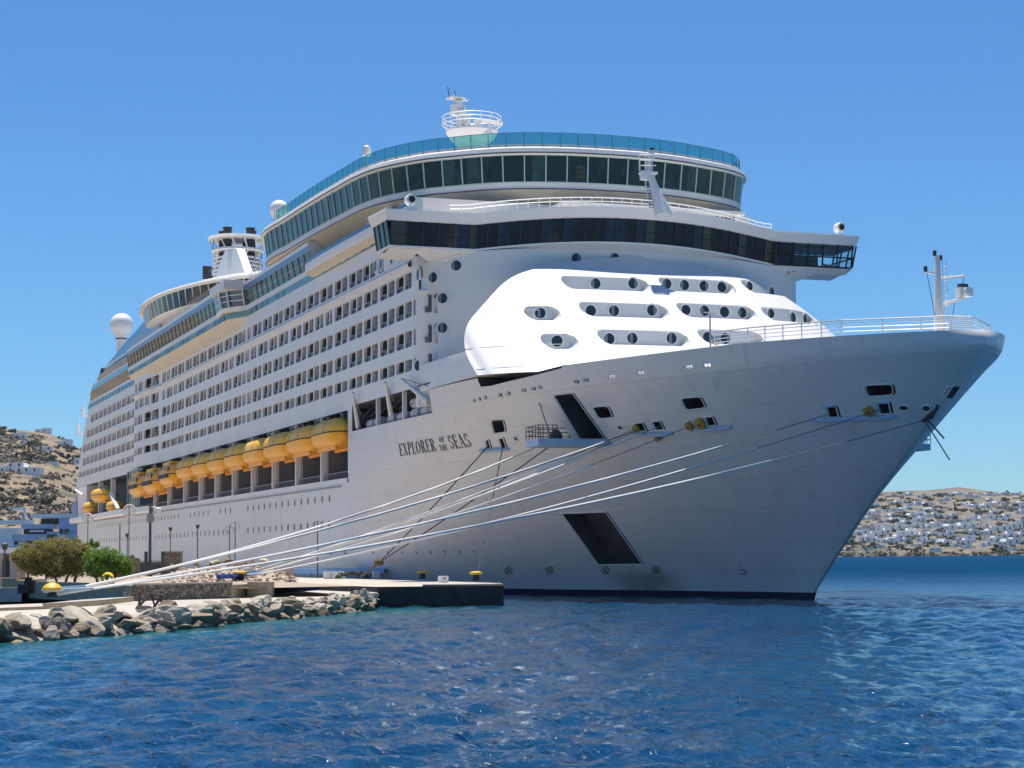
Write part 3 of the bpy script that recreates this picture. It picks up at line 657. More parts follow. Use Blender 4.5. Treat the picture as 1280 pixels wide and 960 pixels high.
pb.band(pod[1:8], [(-2.2, 32.55), (-1.75, 32.6), (0, 33.8)], 3)
pb.grid(np.array([[(214.7, 21.0, 33.8), (214.7, 21.0, 38.1)], [(214.7, 17.3, 32.6), (214.7, 17.3, 38.1)]]), 1)
pb.add([(99.5, 17.0, 33.8), (99.5, 19.4, 33.8), (99.5, 19.75, 38.2), (99.5, 17.0, 38.2)], [(0, 1, 2, 3)], 1)
gallery = pb.build('glass_gallery', [TEALG, W, BLUEG, CREAM], ship, 30)
g_ = MB(); g_.band(pod, [(-.1, 35.2), (.26, 37.12)], 0); g_.build('glazing', mat('gallery_smoked_glass', (.030, .040, .037), .08, spec=.25, noise=(.7, .15, (.010, .014, .016))), gallery, 30)
m_ = MB(); dd_ = dense(pod, 2.6)
m_.band(pod, [(.07, 36.12), (.13, 36.18)], 0)
for (x, y) in dd_:
    if y > 19: m_.tube([(x, y - .02, 35.2), (x, y + .3, 37.1)], .05, 4)
m_.build('mullion', mat('mullion_grey_green', (.25, .30, .28), .4), gallery)
for i, s in enumerate([137.6 + j * 1.9 + 4.5 * (j // 4) for j in range(30)]):
    if s < 213: a = MB(); a.box((s, 21.06, 33.88), (s + 1.05, 21.1, 34.5)); a.build('band_window', GLS, ship)
for s in (112, 115, 120.5, 123.2, 126.2, 128.6):
    a = MB(); a.box((s, 19.345, 33.88), (s + 1.1, 19.37, 34.5)); a.build('band_window', GLS, ship)
cw = MB()   # glazed corner bay with its white frame
cw.box((131.9, 19.6, 37.2), (141, 22.3, 38.35), 0)
for (x, y) in ((132.2, 19.9), (134.2, 21.5), (136.2, 22.1)): cw.tube([(x, y - .35, 35.1), (x, y, 37.3)], .13, 6, 0)
cw.band([(141, 21.6), (136.2, 21.9), (134.2, 21.3), (132.2, 19.7)], [(-.3, 35.2), (.05, 37.2)], 1)
for z in (35.9, 36.6): cw.band([(141, 21.6), (136.2, 21.9), (134.2, 21.3), (132.2, 19.7)], [(-.14 + (z - 35.9) * .17, z), (-.12 + (z - 35.9) * .17, z + .1)], 2)
cw.band([(141, 21.5), (136.2, 21.8), (134.2, 21.2), (132.2, 19.6)], [(-.3, 34.6), (-.1, 35.2)], 0)
cw.build('corner_bay', [W, mat('corner_blue_glass', (.02, .10, .17), .05, spec=.9), WT], ship, 30)
rl = MB()      # open rails above the gallery
for (a, b) in ((100, 132), (142, 214)):
    for z in (38.6, 38.95, 39.3): rl.tube([(a, 19.2 if a < 135 else 20.9, z), (b, 19.2 if a < 135 else 20.9, z)], .035, 4)
    for s in np.arange(a, b, 2): rl.tube([(s, 19.2 if a < 135 else 20.9, 38.2), (s, 19.2 if a < 135 else 20.9, 39.3)], .03, 4)
rl.build('upper_rail', GREY, ship)

# ---- stepped aft decks
at_ = MB()
def aband(s0, s1, h0, h1, t, m, lean=0):
    e0, e1 = s1 if isinstance(s1, tuple) else (s1, s1)
    at_.add([(s0, t, h0), (e0, t, h0), (e1, t + lean, h1), (s0, t + lean, h1)], [(0, 1, 2, 3)], m)
aband(STEP, (287.5, 286), 33.8, 34.6, 17.74, 0); aband(STEP, (286, 285), 34.6, 35.1, 17.8, 1); aband(STEP, (284.5, 281), 35.1, 37.0, 17.7, 2, .3); aband(STEP, (281, 279), 37.0, 37.8, 18.0, 3); aband(STEP, (279, 278), 37.8, 38.1, 18.05, 1)
aband(STEP, (276.5, 272), 38.1, 39.4, 17.6, 3, .2); aband(STEP, (272, 268), 39.4, 40.2, 17.2, 4); aband(STEP, (268, 266), 40.2, 40.6, 17.4, 1)
at_.add([(267, 16.8, 40.6), (267, 16.8, 41.2), (260, 16.6, 41.9), (250, 16.4, 43.2), (240, 16.2, 44.0), (230, 16, 44.9), (221, 16, 45.6), (214.5, 16, 46.0), (214.5, 16, 40.6)], [(0, 1, 2, 3, 4, 5, 6, 7, 8)], 3)
at_.add([(s, t, h) for s, t, h in ((214, 17, 38.1), (277, 17, 38.1), (277, -17, 38.1), (214, -17, 38.1))], [(0, 1, 2, 3)], 1)
at_.add([(s, t, h) for s, t, h in ((214, 17, 40.55), (266, 17, 40.55), (266, -17, 40.55), (214, -17, 40.55))], [(0, 1, 2, 3)], 1)
for a in ((287, 33.8, 38.1), (276, 38.1, 40.6)): at_.add([(a[0], 17.6, a[1]), (a[0], -17.6, a[1]), (a[0] - 6, -17.6, a[2]), (a[0] - 6, 17.6, a[2])], [(0, 1, 2, 3)], 3)
at_.build('aft_terrace', [TEAL, W, mat('terrace_smoked_glass', (.04, .042, .034), .08, spec=.3, noise=(.5, .2, (.09, .09, .07))), mat('terrace_blue_glass', (.05, .13, .24), .06, spec=.8), GLS], ship)
for j in range(16):
    a = MB(); s = 222 + j * 4.0; a.box((s, 17.76, 33.9), (s + 2.2, 17.79, 34.5)); a.build('terrace_window', GLS, ship)
for (x, y, zz) in ((104, 517, 0), (98, 540, 0)):
    p = at_t(x, y, 17.0); a = MB(); a.box((p[0] - 2.5, 15.5, p[2] - .6), (p[0] + 1.0, 17.4, p[2] - .4)); a.tube([p + (0, 0, -.5), p + (0, 0, 1.8)], .12, 6); a.lathe(p + (.3, 0, .2), [(.1, 0), (.4, .15), (.45, .5), (.3, .9), (.1, 1.0)], 10); a.tube([p + (-.5, 0, -.5), p + (-1.5, 0, 2.4)], .07, 5); a.build('stern_equipment', WT, ship, 40)

# ---- aft lounge, funnel, domes, masts
def ell(c, a, b, n=64): return [(c[0] + a * cos(g), c[1] + b * sin(g)) for g in np.linspace(0, 2 * pi, n, endpoint=False)][::-1]
al = MB(); c_ = (214, 0); e_ = ell(c_, 38, 17.8, 84)[::-1]
al.band(e_, [(-5, 40.6), (-4, 42.0), (-1.2, 43.0), (-.6, 43.5)], 0, True); al.band(e_, [(0, 46.1), (.7, 46.2), (.5, 46.55), (-2, 47.3), (-7, 48.2), (-14, 48.8)], 0, True)
aft_lounge = al.build('crown_lounge', [W], ship, 40)
g_ = MB(); g_.band(e_, [(-.6, 43.5), (0, 46.12)], 0, True); g_.build('glazing', GLT, aft_lounge, 40)
g_ = MB()
for (x, y) in e_: g_.tube([(lerp(c_[0], x, .965), lerp(0, y, .965), 43.5), (x, y, 46.15)], .1, 4)
g_.tube([(x * .9995 + c_[0] * .0005, y, 46.1) for x, y in e_ + e_[:1]], .1, 4); g_.build('mullion', WT, aft_lounge)
FS, FT = 227.0, 0.0
fu = MB(); fu.lathe((FS, FT, 46), [(4.4, 0), (4.3, 4), (4.0, 8), (3.8, 9.6)], 28, 2)
for i in range(13): fu.lathe((FS, FT, 47.4 + i * .72), [(4.35 - i*.03, 0), (4.6 - i*.03, .05), (4.6 - i*.03, .36), (4.35 - i*.03, .4)], 28, 0)
funnel = fu.build('funnel', [WT, GREY, mat('funnel_inner_grey', (.42, .40, .38), .6)], ship, 40)
tp = MB(); 
for z, r in ((57.4, 4.5), (59.6, 5.2)): tp.lathe((FS, FT, z), [(r - .5, 0), (r, .0), (r + .15, .25), (r, .55), (r - .5, .55)], 28)
for i in range(14):
    g = 2 * pi * i / 14; tp.tube([(FS + 4.2 * cos(g), FT + 4.2 * sin(g), 55), (FS + 4.3 * cos(g + .2), FT + 4.3 * sin(g + .2), 57.5), (FS + 5 * cos(g), FT + 5 * sin(g), 59.8)], .17, 5)
tp.build('crown_ring', WT, funnel, 40)
for (a, b, hgt) in ((-1.5, 2.2, 62.4), (.3, 2.6, 61.9), (2, 1.6, 61.6), (-2, -1.8, 62.4), (0, -2.5, 62.2), (1.8, -2, 61.8)):
    e = MB(); e.lathe((FS + a, FT + b, 54), [(.75, 0), (.75, hgt - 54.9), (.85, hgt - 54.9), (.85, hgt - 54.7), (.6, hgt - 54.7)], 14); e.build('exhaust_pipe', mat('exhaust_soot', (.04, .035, .032), .7), funnel, 40)
for pts in ([(268, 354), (273, 334), (280, 316), (284, 311), (285.5, 354)], [(288, 354), (290, 316), (292.5, 310), (296, 311), (310, 352)]):
    f = MB(); f.prism([at_t(x, y, 5.6) for x, y in pts], (0, -1.3, 0)); f.build('fin', WT, funnel)
for i, (a, b, z) in enumerate(((13, 2, 54), (14, 3.2, 51), (13.4, 1, 51.5), (12.4, 3, 55.6))):
    f = MB(); f.tube([(FS + 4, b, z), (FS + a, b, z)], .15, 5); f.box((FS + a, b - .8, z - 1.2), (FS + a + .25, b + .8, z + 1.2)); f.build('panel_antenna', DSTEEL, funnel)
def dome(x, y, t, rpx, stem=3):
    p = at_t(x, y, t); z = float((p - CAM) @ FW); r = rpx * z / FPX; m = MB()
    m.lathe(p, [(r * .42, -r * 2.1), (r * .45, -r * 1.25), (r * .72, -r * .72)] + [(r * cos(g), r * sin(g)) for g in np.linspace(-.75, 1.5, 14)], 24)
    o = m.build('satellite_dome', WT, ship, 60); s = MB(); s.lathe(p + (0, 0, -r * 1.28), [(r * .5, 0), (r * .5, .25)], 20); s.build('collar', DSTEEL, o)
    s = MB(); s.lathe(p + (0, 0, -r * 2.1 - 6), [(r * .42, 0), (r * .42, 6)], 12); s.build('pedestal', WT, o)
dome(152, 406, 12, 14.5); dome(349, 262, 14.5, 12)
rng_ = random.Random(3)
# main mast
ms = MB(); c = np.array([101., 0, 0])
ms.lathe((101, 0, 42.8), [(2.6, 0), (2.4, 6), (1.6, 7.3), (1.7, 7.6), (2.5, 8.4), (3.0, 9.2), (2.95, 9.45), (2.7, 9.45)], 28, 0)
mast = ms.build('main_mast', WT, ship, 40)
r_ = MB()
for z in (52.9, 53.35, 53.8): r_.tube([(101 + 3.4 * cos(g), 3.4 * sin(g), z) for g in np.linspace(0, 2 * pi, 25)], .05, 4)
for g in np.linspace(0, 2 * pi, 17): r_.tube([(101 + 2.9 * cos(g), 2.9 * sin(g), 52.1), (101 + 3.4 * cos(g), 3.4 * sin(g), 53.8)], .05, 4)
r_.build('platform_rail', WT, mast)
r_ = MB(); base_ = at_s(580, 160, 101.5); tp_ = at_s(570, 122, 102)
for ox, oy in ((-.45, -.4), (.45, -.4), (-.3, .5), (.3, .5)): r_.tube([base_ + (ox, oy, -1.2), lerp(base_, tp_, .55) + (ox * .6, oy * .6, 0), tp_ + (ox * .3, oy * .3, 0)], .17, 5)
for f_ in np.linspace(.02, .98, 12):
    c_ = lerp(base_, tp_, f_); k_ = lerp(.5, .2, f_); r_.box(c_ - (k_, k_, .05), c_ + (k_, k_, .05), 0)
    r_.tube([c_ + (-k_, -k_, 0), c_ + (k_, k_ * .8, .45)], .05, 4)
    if rng_.random() < .5: y_ = rng_.choice((-1, 1)) * rng_.uniform(.3, .8); r_.box(c_ + (-.2, y_ - .16, 0), c_ + (.2, y_ + .16, .42), 0 if rng_.random() < .6 else 1)
r_.box(lerp(base_, tp_, .3) - (.35, .45, .6), lerp(base_, tp_, .3) + (.35, .45, .9)); r_.box(lerp(base_, tp_, .68) - (.3, .35, .6), lerp(base_, tp_, .68) + (.3, .35, .8)); r_.box(tp_ - (.6, 1.0, .15), tp_ + (.6, .9, 0)); r_.tube([tp_ - (0, 1.5, .2), tp_ + (0, 1.2, -.2)], .12, 5); r_.tube([tp_ + (0, .8, -.2), tp_ + (0, 1.0, 1.2)], .05, 4, 1); r_.tube([tp_, tp_ + (0, .2, .8)], .05, 4, 1)
r_.tube([lerp(base_, tp_, .35), lerp(base_, tp_, .35) - (0, 1.2, -.4)], .1, 5); r_.box(lerp(base_, tp_, .5) + (-.3, .4, -.3), lerp(base_, tp_, .5) + (.3, 1.1, .9), 0)
r_.build('pole', [WT, DSTEEL], mast)
r_ = MB(); a, b = at_s(594, 150, 99), at_s(628, 154.5, 99); r_.tube([a, b], .22, 6); m_ = (a + b) / 2; r_.tube([m_ - (0, 0, .1), m_ - (0, 0, 1.2)], .15, 6); r_.lathe(m_ - (0, -.4, 1.9), [(.5, 0), (.8, .3), (.8, .8), (.4, 1)], 10)
r_.box(at_s(595, 160, 99) - (.4, .5, .6), at_s(595, 160, 99) + (.4, .2, .9)); r_.build('radar_scanner', WT, mast, 40)
# small mast on the bridge roof
mm = MB(); f0 = at_h(826, 263, 34.6); f1 = at_s(812, 187, f0[0] + 1.0); knee = at_s(812, 214, f0[0] + .8)
mm.tube([f0 + (0, .0, -.4), lerp(f0, knee, .5) + (0, 0, 0), knee], .62, 8, 0, .28); mm.tube([knee, f1], .13, 6, 0)
mm.tube([f0 + (0, -.95, -.4), lerp(f0, knee, .75)], .36, 8, 0, .1)
lx = f0 + np.array([-.3, 1.3, 0])
for dy in (0, .45): mm.tube([lx + (0, dy - .5, 0), knee + (-.3, dy + .35, 0)], .05, 4)
for f_ in np.linspace(.05, .98, 14): mm.tube([lerp(lx + (0, -.5, 0), knee + (-.3, .35, 0), f_), lerp(lx + (0, -.05, 0), knee + (-.3, .8, 0), f_)], .04, 4, 1)
mm.box(knee + (-.5, -.6, -.3), knee + (.5, .9, -.1)); mm.box(knee + (-.6, .3, -.9), knee + (0, 1.0, -.1))
for (dy, z0, z1) in ((1.0, 0, 1.7), (-.25, 0, 2.1), (.4, 0, 1.4)):
    mm.tube([knee + (0, dy, z0), knee + (0, dy, z1)], .07, 5)
for z in (.4, .9, 1.4): mm.tube([knee + (-.3, 1.1, z), knee + (-.3, -.5, z + .1)], .045, 4)
for z in (1.1, 1.6, 2.0): mm.box(knee + (-.15, -.45, z), knee + (.15, -.1, z + .18), 1 if z > 1.9 else 0)
mm.build('signal_mast', [WT, DSTEEL], ship, 40)

# ---- bridge, built along its own plan: straight wings and a middle bowing forward
def bp(tl, sc, sw, tw0=12.2, tw1=15.5):
    out = []
    for t in tl:
        a = abs(t)
        f = sc + (a / tw0) ** 2 * 1.2 if a < tw0 else lerp(sc + 1.2, sw, min(1, (a - tw0) / (tw1 - tw0)))
        out.append((f, t))
    return out
tl = list(np.linspace(23.0, 15.6, 6)) + list(np.linspace(15, -15, 31)) + list(np.linspace(-15.6, -23.6, 6))
SC, SW = 55.9, 57.5
pb_ = bp(tl, SC, SW)
br = MB()
front = pb_[::-1]     # port -> starboard so that the outside is forward
FB = [(a, b) for a, b in pb_]
def fb(off): return [(61.5, FB[0][1] + off)] + [(a - off, b * (1 + 0)) for a, b in FB] + [(61.5, FB[-1][1] - off)]
loop = [(61.5, FB[0][1] - .01)] + FB + [(61.5, FB[-1][1] + .01)]
# every height follows the camber of the bridge: the middle sits a little above the wings
def camber(t): return 1.08 * (1 - min(1, abs(t) / 15) ** 2)
def bband(prof, m=0):
    p = np.array(loop); t = np.gradient(p, axis=0); nr = np.stack([t[:, 1], -t[:, 0]], 1); nr /= np.linalg.norm(nr, axis=1)[:, None]
    nr[0] = (0, 1); nr[-1] = (0, -1); nr[1] = (-.7, .7); nr[-2] = (-.7, -.7)
    P = np.zeros((len(p), len(prof), 3))
    for j, (o, z) in enumerate(prof):
        P[:, j, :2] = p + nr * o; P[:, j, 2] = [z + camber(y) for x, y in p]
    br.grid(P, m)
bband([(.2, 33.05), (.5, 33.12), (.7, 33.4), (.92, 33.95), (.88, 34.06), (-1.0, 34.16)], 0)      # roof edge, flaring out
bband([(-.12, 30.72), (.08, 30.78), (.1, 30.95), (-.1, 30.98)], 0)
Pd = []
for a, b in FB:
    ts = max(-19.3, min(19.3, b)); zc = camber(b)
    inner = (max(float(TOW(min(abs(b), 18.5), 29.6)), a + .6) + .3, np.sign(b) * min(abs(b), 19.0), 30.25 + zc * .9) if abs(b) < 15 else (max(float(TOW(min(abs(b), 18.5), 29.6)), a + .6) + .3, np.sign(b) * min(abs(b), 19.0), 29.75) if abs(b) < 19.3 else (a + 1.2, b, 30.45 - .0)
    Pd.append([(a + .1, b, 30.72 + zc), inner])
br.grid(np.array(Pd), 0)
br.grid(np.array([[(a + .1, b, 34.12 + camber(b)), (61.5, b, 34.14 + camber(b) * .6)] for a, b in FB]), 0)
br.grid(np.array([[(a + .1, b, 30.7 + camber(b) * (abs(b) < 19)), (61.5, b, 30.3)] for a, b in FB if abs(b) > 18.6 and b > 0]), 0)
br.grid(np.array([[(a + .1, b, 30.7 + camber(b) * (abs(b) < 19)), (61.5, b, 30.3)] for a, b in FB if abs(b) > 18.6 and b < 0]), 0)
bridge = br.build('bridge', [WT], ship, 30)
bg_ = MB(); P = []
for a, b in FB:
    P.append([(a + .05, b, 30.97 + camber(b)), (a - .35, b, 33.08 + camber(b))])
P = np.array(P); np_ = len(FB)
mkc = np.array([[abs(FB[i][1]) < 16 or FB[i][1] > 0] for i in range(np_ - 1)])
bg_.grid(P, 0, mkc); bg_.grid(np.array([[(61.5, 23.02, 30.97), (61.5, 23.4, 33.08)], [(57.4, 23.02, 30.97), (57.1, 23.4, 33.08)]]), 0)
bg_.m = [(1 if rng.random() < .09 else 2 if rng.random() < .2 else 0) for _ in bg_.f]; bg_.build('glazing', [GLS, mat('bridge_pane_green', (.05, .06, .045), .08, spec=.5), mat('bridge_pane_blue', (.012, .022, .045), .05, spec=.6)], bridge, 20)
bc = MB(); P2 = P.copy(); bc.grid(P2, 0, ~mkc); bc.grid(np.array([[(57.4, -23.6, 30.97), (57.1, -24, 33.08)], [(61.5, -23.6, 30.97), (61.5, -24, 33.08)]]), 0)
bc.build('wing_glazing', CLEAR, bridge)
bm_ = MB()
for i, (a, b) in enumerate(FB):
    z = camber(b); wd = .09 if abs(b) < 16 or b > 0 else .16
    bm_.obox((a + .02, b - wd / 2, 30.97 + z), (-.06, 0, 0), (0, wd, 0), (-.4, 0, 2.11))
for i in range(np_ - 1):
    (a, b), (a2, b2) = FB[i], FB[i+1]
    bm_.tube([(a - .17, b, 31.9 + camber(b)), (a2 - .17, b2, 31.9 + camber(b2))], .045 if mkc[i, 0] else .07, 4)
for s in (57.4, 58.7, 60.1, 61.5):
    for y, o in ((-23.6, -.4), (23.0, .4)): bm_.tube([(s - .1, y, 30.97), (s - .3, y + o, 33.08)], .1, 4)
for s in (61.5,):
    for y in (-17, -18.7, -20.3, -22): bm_.tube([(s, y, 30.9), (s, y, 33.1)], .12, 4)
bm_.tube([(57.3, -23.75, 31.9), (61.5, -23.75, 31.9)], .08, 4)
bm_.box((58.6, -20.6, 30.9), (60.2, -18.2, 32.2)); bm_.lathe((58.4, -17.6, 30.9), [(.35, 0), (.35, 1.2), (.2, 1.3)], 8)
bm_.tube([(a - .02, b, 30.99 + camber(b)) for a, b in FB], .05, 4); bm_.box((57.3, -23.4, 30.85), (61.5, -15, 30.95)); bm_.box((57.2, -23.8, 32.75), (61.5, -15, 33.06))
bm_.build('mullion', mat('bridge_black_frame', (.012, .013, .016), .4), bridge)
bk = MB(); bk.box((61.2, 23.0, 30.9), (61.6, -16, 34.2)); bk.box((56.8, -15.2, 30.9), (61.5, -15.0, 33.0)); bk.build('back_wall', INT, bridge)
br_ = MB()
for s0, off in ((56.2, 0),):
    pts = [(57.6 + (abs(t) / 15) ** 2 * 2.2, t, 35.0 + camber(t)) for t in np.linspace(16.5, -16.5, 34)]
    br_.tube([np.array(p) + (0, 0, .35) for p in pts], .06, 5); br_.tube([np.array(p) for p in pts], .04, 4)
    for p in pts: br_.tube([np.array(p) - (0, 0, .7), np.array(p) + (0, 0, .35)], .05, 4)
br_.build('roof_rail', WT, bridge)
dh = MB(); dh.box((60.5, -13, 34.6), (64, 4.5, 36.1), 0); dh.box((60.1, -13.6, 36.1), (64, 5.4, 36.4), 0)
for i in range(10): dh.box((60.44, -12.6 + i * 1.7, 35.25), (60.5, -11.2 + i * 1.7, 35.85), 1)
dh.build('roof_deckhouse', [WT, INT], bridge)
for (x, y) in ((513, 250), (1049, 285)):
    p = at_h(x, y, 35.0); s = MB(); s.tube([p - (0, 0, 1.2), p - (0, 0, .3)], .16, 8); s.lathe(p - (.5, 0, 0), [(.12, 0), (.45, .05), (.5, .2), (.5, .8), (.3, .95)], 14, 0, (0, 1, 0), (0, 0, 1), (1, 0, 0)); s.lathe(p - (.52, 0, 0), [(.3, 0), (.3, .06)], 12, 1, (0, 1, 0), (0, 0, 1), (1, 0, 0)); s.build('searchlight', [WT, BLK], bridge, 40)
s = MB(); a, b = at_t(532, 328, 20), at_t(576, 317, 20.5); s.tube([a, b], .05, 4); s.tube([at_s(975, 342, 58) + (.5, .5, -.3), at_s(1000, 336, 58)], .12, 5); s.tube([at_s(985, 337, 58), at_s(986, 343, 58)], .12, 5); s.build('wing_brace', GREY, bridge)
s = MB(); p = at_s(1050, 337, 59); s.prism([p + (0, 1.8, .5), p + (0, .2, .35), p + (0, .0, -.3), p + (0, .7, -.2)], (.3, 0, 0)); s.build('wing_bracket', WT, bridge)
# slot of glass behind the green gallery and dome lights on the lounge
p = at_s(480, 190, 84); s = MB(); s.lathe((84, 17.5, 43), [(.12, 0), (.12, 1.6), (.42, 1.7), (.5, 2.1), (.42, 2.6), (.1, 2.8)], 12); s.build('dome_camera', WT, ship, 40)

# ---- bow fittings
bw = MB()
for sd in (1, -1):
    ssr = np.concatenate([np.linspace(9.5, 14, 4), np.linspace(15.5, 20, 4)])
    pts = [(4.3, sd * .9, 17.8), (5.6, sd * 2.2, 17.82), (7.4, sd * 4.0, 17.88)] + [(x, sd * (float(HB(x, 18.1)) - .7), 18.2 - .42 * max(0, (17 - x) / 13)) for x in ssr]
    for dz in (.35, .62, .88, 1.12): bw.tube([np.array(p) + (0, 0, dz) for p in pts], .03 if dz < 1 else .045, 4, 0 if dz < 1 else 1)
    for p in pts: bw.tube([np.array(p) - (0, 0, .3), np.array(p) + (0, 0, 1.12)], .05, 4)
for dz in (.2, .35, .5, .62, .75, .88, 1.0, 1.12): bw.tube([(4.3, y, 17.8 + dz) for y in (.9, 0, -.9)], .04, 4)
bw.build('bow_railing', [WT, GREY], ship)
bmst = MB(); b0 = np.array([6.8, 0, 16.9])
bmst.tube([b0, b0 + (0, 0, 3), b0 + (0, 0, 6.4)], .42, 8, 0, .17)
bmst.tube([b0 + (0, .15, 5.2), b0 + (0, .95, 5.3)], .09, 5); bmst.tube([b0 + (0, -.1, 4.9), b0 + (-.2, -1.9, 5.1)], .09, 5); bmst.tube([b0 + (-.2, -1.9, 5.1), b0 + (-.2, -1.8, 4.3)], .05, 4)
bmst.tube([b0 + (0, -.2, 3.1), b0 + (-.2, -1.8, 3.6)], .16, 6); bmst.box(b0 + (-.5, -2.4, 3.7), b0 + (.1, -1.4, 4.3), 0); bmst.lathe(b0 + (-.7, -1.9, 4.0), [(.1, 0), (.28, .05), (.28, .5)], 10, 0, (0, 1, 0), (0, 0, 1), (1, 0, 0)); bmst.box(b0 + (-.4, -2.1, 4.3), b0 + (0, -1.5, 4.55), 1)
for (y, z) in ((.2, 6.4), (-.25, 6.1), (.95, 5.3)): bmst.lathe(b0 + (0, y, z), [(.13, 0), (.13, .35), (.05, .38)], 8, 1)
for z in np.arange(.4, 5.8, .33): bmst.tube([b0 + (-.25, -.32, z), b0 + (-.25, -.62, z)], .03, 4)
for dy in (-.32, -.62): bmst.tube([b0 + (-.25, dy, 0), b0 + (-.25, dy + .1, 6.0)], .03, 4)
bmst.tube([b0 + (0, .85, 5.2), b0 + (0, .1, 1.2)], .025, 4, 1); bmst.tube([b0 + (-.1, -1.2, 3.3), b0 + (0, -.8, 1.2)], .025, 4, 1)
bmst.build('bow_mast', [WT, DSTEEL], ship, 40)
s = MB(); p = at_t(888, 428, 9); s.tube([p - (0, 0, 1.2), p + (0, 0, 2.2)], .06, 5); s.tube([p + (0, .5, 2.2), p + (0, -.5, 2.15)], .06, 5); s.lathe(p + (0, -.5, .2), [(.05, -.4), (.3, -.3), (.3, .3), (.05, .4)], 10); s.build('deck_lamp', GREY, ship)
# boarding platforms folded out of the bow on both sides, with railings
def platform(sd):
    m = MB(); zt = 12.55
    L = [(34.9, 11.6), (38.6, 12.6), (38.7, 17.5), (35.5, 17.7)]
    p0 = np.array([36.5, 12.4, zt])
    m.prism([(x, sd * y, zt - .55) for x, y in L], (0, 0, .55), 0)
    c = [np.array([x, sd * y, zt]) for x, y in L[1:]]
    cc = [c[0], c[1], c[2], lerp(c[2], np.array([L[0][0], sd * L[0][1], zt]), .25)]
    for z in (.35, .7, 1.05): m.tube([p + (0, 0, z) for p in cc], .035, 4, 1)
    for p, q_ in zip(cc[:-1], cc[1:]):
        for f_ in np.linspace(0, 1, 5): m.tube([lerp(p, q_, f_), lerp(p, q_, f_) + (0, 0, 1.05)], .035, 4, 1)
    mid = (c[0] + c[1] + c[2]) / 3; m.lathe(mid + (-.3, -.4 * sd, 0), [(.1, 0), (.55, .05), (.5, .5), (.2, .8)], 10, 1); m.tube([mid + (.6, -.5 * sd, 0), mid + (-.6, -.5 * sd, .7)], .12, 6, 1)
    m.tube([lerp(c[1], c[0], .45), np.array([39.5, sd * (float(HB(39.5, 15.8)) - .1), 15.8])], .06, 5, 2)
    m.build('boarding_platform', [LEDGE, DSTEEL, GREY], ship)
platform(1); platform(-1)
def on_hull(px, py, out=.0):
    p = hull_hit(px, py); e = .3; dsb = float(HB(p[0] + e, p[2]) - HB(p[0] - e, p[2])) / (2 * e); dhb = float(HB(p[0], p[2] + e) - HB(p[0], p[2] - e)) / (2 * e)
    n = np.array([-dsb, 1, -dhb]); n /= np.linalg.norm(n); p = np.array([p[0], float(HB(p[0], p[2])), p[2]]); return p + n * out, n
for (x0, y0, x1, y1) in ((793, 543, 841, 541), (866, 537, 914, 533), (1016, 524, 1120, 520), (601, 563.5, 636, 560.5)):
    m = MB(); pts = [on_hull(lerp(x0, x1, f), lerp(y0, y1, f), .16 if .05 < f < .95 else .02)[0] for f in np.linspace(0, 1, 8)]; m.tube(pts, .17, 6); m.build('fairlead_ledge', LEDGE, ship, 50)
for (x0, x1, y) in ((1029, 1045, 507), (1094, 1112, 502.5)):
    m = MB(); m.tube([on_hull(x0, y + .6, .06)[0], on_hull(x1, y - .6, .06)[0]], .1, 5); m.build('fairlead_hood', LEDGE, ship)
for (x, y, r, sq) in ((797, 534, .33, 1), (863, 531, .42, .8), (877, 528, .48, 1), (823, 546, .26, 1), (1087, 512, .42, 1)):
    c_, n = on_hull(x, y, .15); m = MB(); ax = np.cross((0, 0, 1), n); ax /= np.linalg.norm(ax); ay = np.cross(n, ax)
    m.lathe(c_, [(.1, .18), (r, .16), (r * 1.02, 0), (r * .9, -.1)], 10 if r != .42 else 5, 0, ax * sq, ay, n); m.lathe(c_ + n * .19, [(r * .2, 0), (r * .15, .05)], 8, 1, ax, ay, n); m.build('roller_guard', [BRZ, DSTEEL], ship, 30)
for (x, y, rx, rz) in ((1130.5, 509.5, .36, .26), (865, 534, 0, 0), (645, 548, .26, .22), (775.5, 534, .26, .22), (1158, 510, .3, .3)):
    if rx:
        c_, n = on_hull(x, y, .03); ax = np.cross((0, 0, 1), n); ax /= np.linalg.norm(ax); ay = np.cross(n, ax); k = 16; m = MB()
        m.tube([c_ + rx * cos(g) * ax + rz * sin(g) * ay for g in np.linspace(0, 2 * pi, k + 1)], .06, 5, 0); m.add([c_ + (rx - .03) * cos(g) * ax + (rz - .03) * sin(g) * ay for g in np.linspace(0, 2 * pi, k, endpoint=False)], [tuple(range(k))], 1); m.build('hawse_hole', [WT, INT], ship, 40)
for (x0, y0, x1, y1) in ((1164, 522, 1173, 506), (1169, 526, 1178, 510)):
    m = MB(); m.tube([on_hull(x0, y0, .05)[0], on_hull(x1, y1, .05)[0]], .13, 6, 0); m.tube([on_hull(x0 - 3, y0, .06)[0], on_hull(x1 - 3, y1 + 1, .06)[0]], .05, 5, 1); m.build('stem_roller', [DSTEEL, LEDGE], ship)
m = MB(); a = on_hull(1158, 524, .3)[0]; b = on_hull(1172, 521, .3)[0]; m.tube([on_hull(1158, 524, 0)[0], a], .06, 5); m.tube([a, b], .06, 5); m.tube([a, at_s(1187, 575, a[0])], .045, 5); m.tube([b, at_s(1180, 548, b[0])], .06, 5); m.build('bow_boom', DSTEEL, ship)
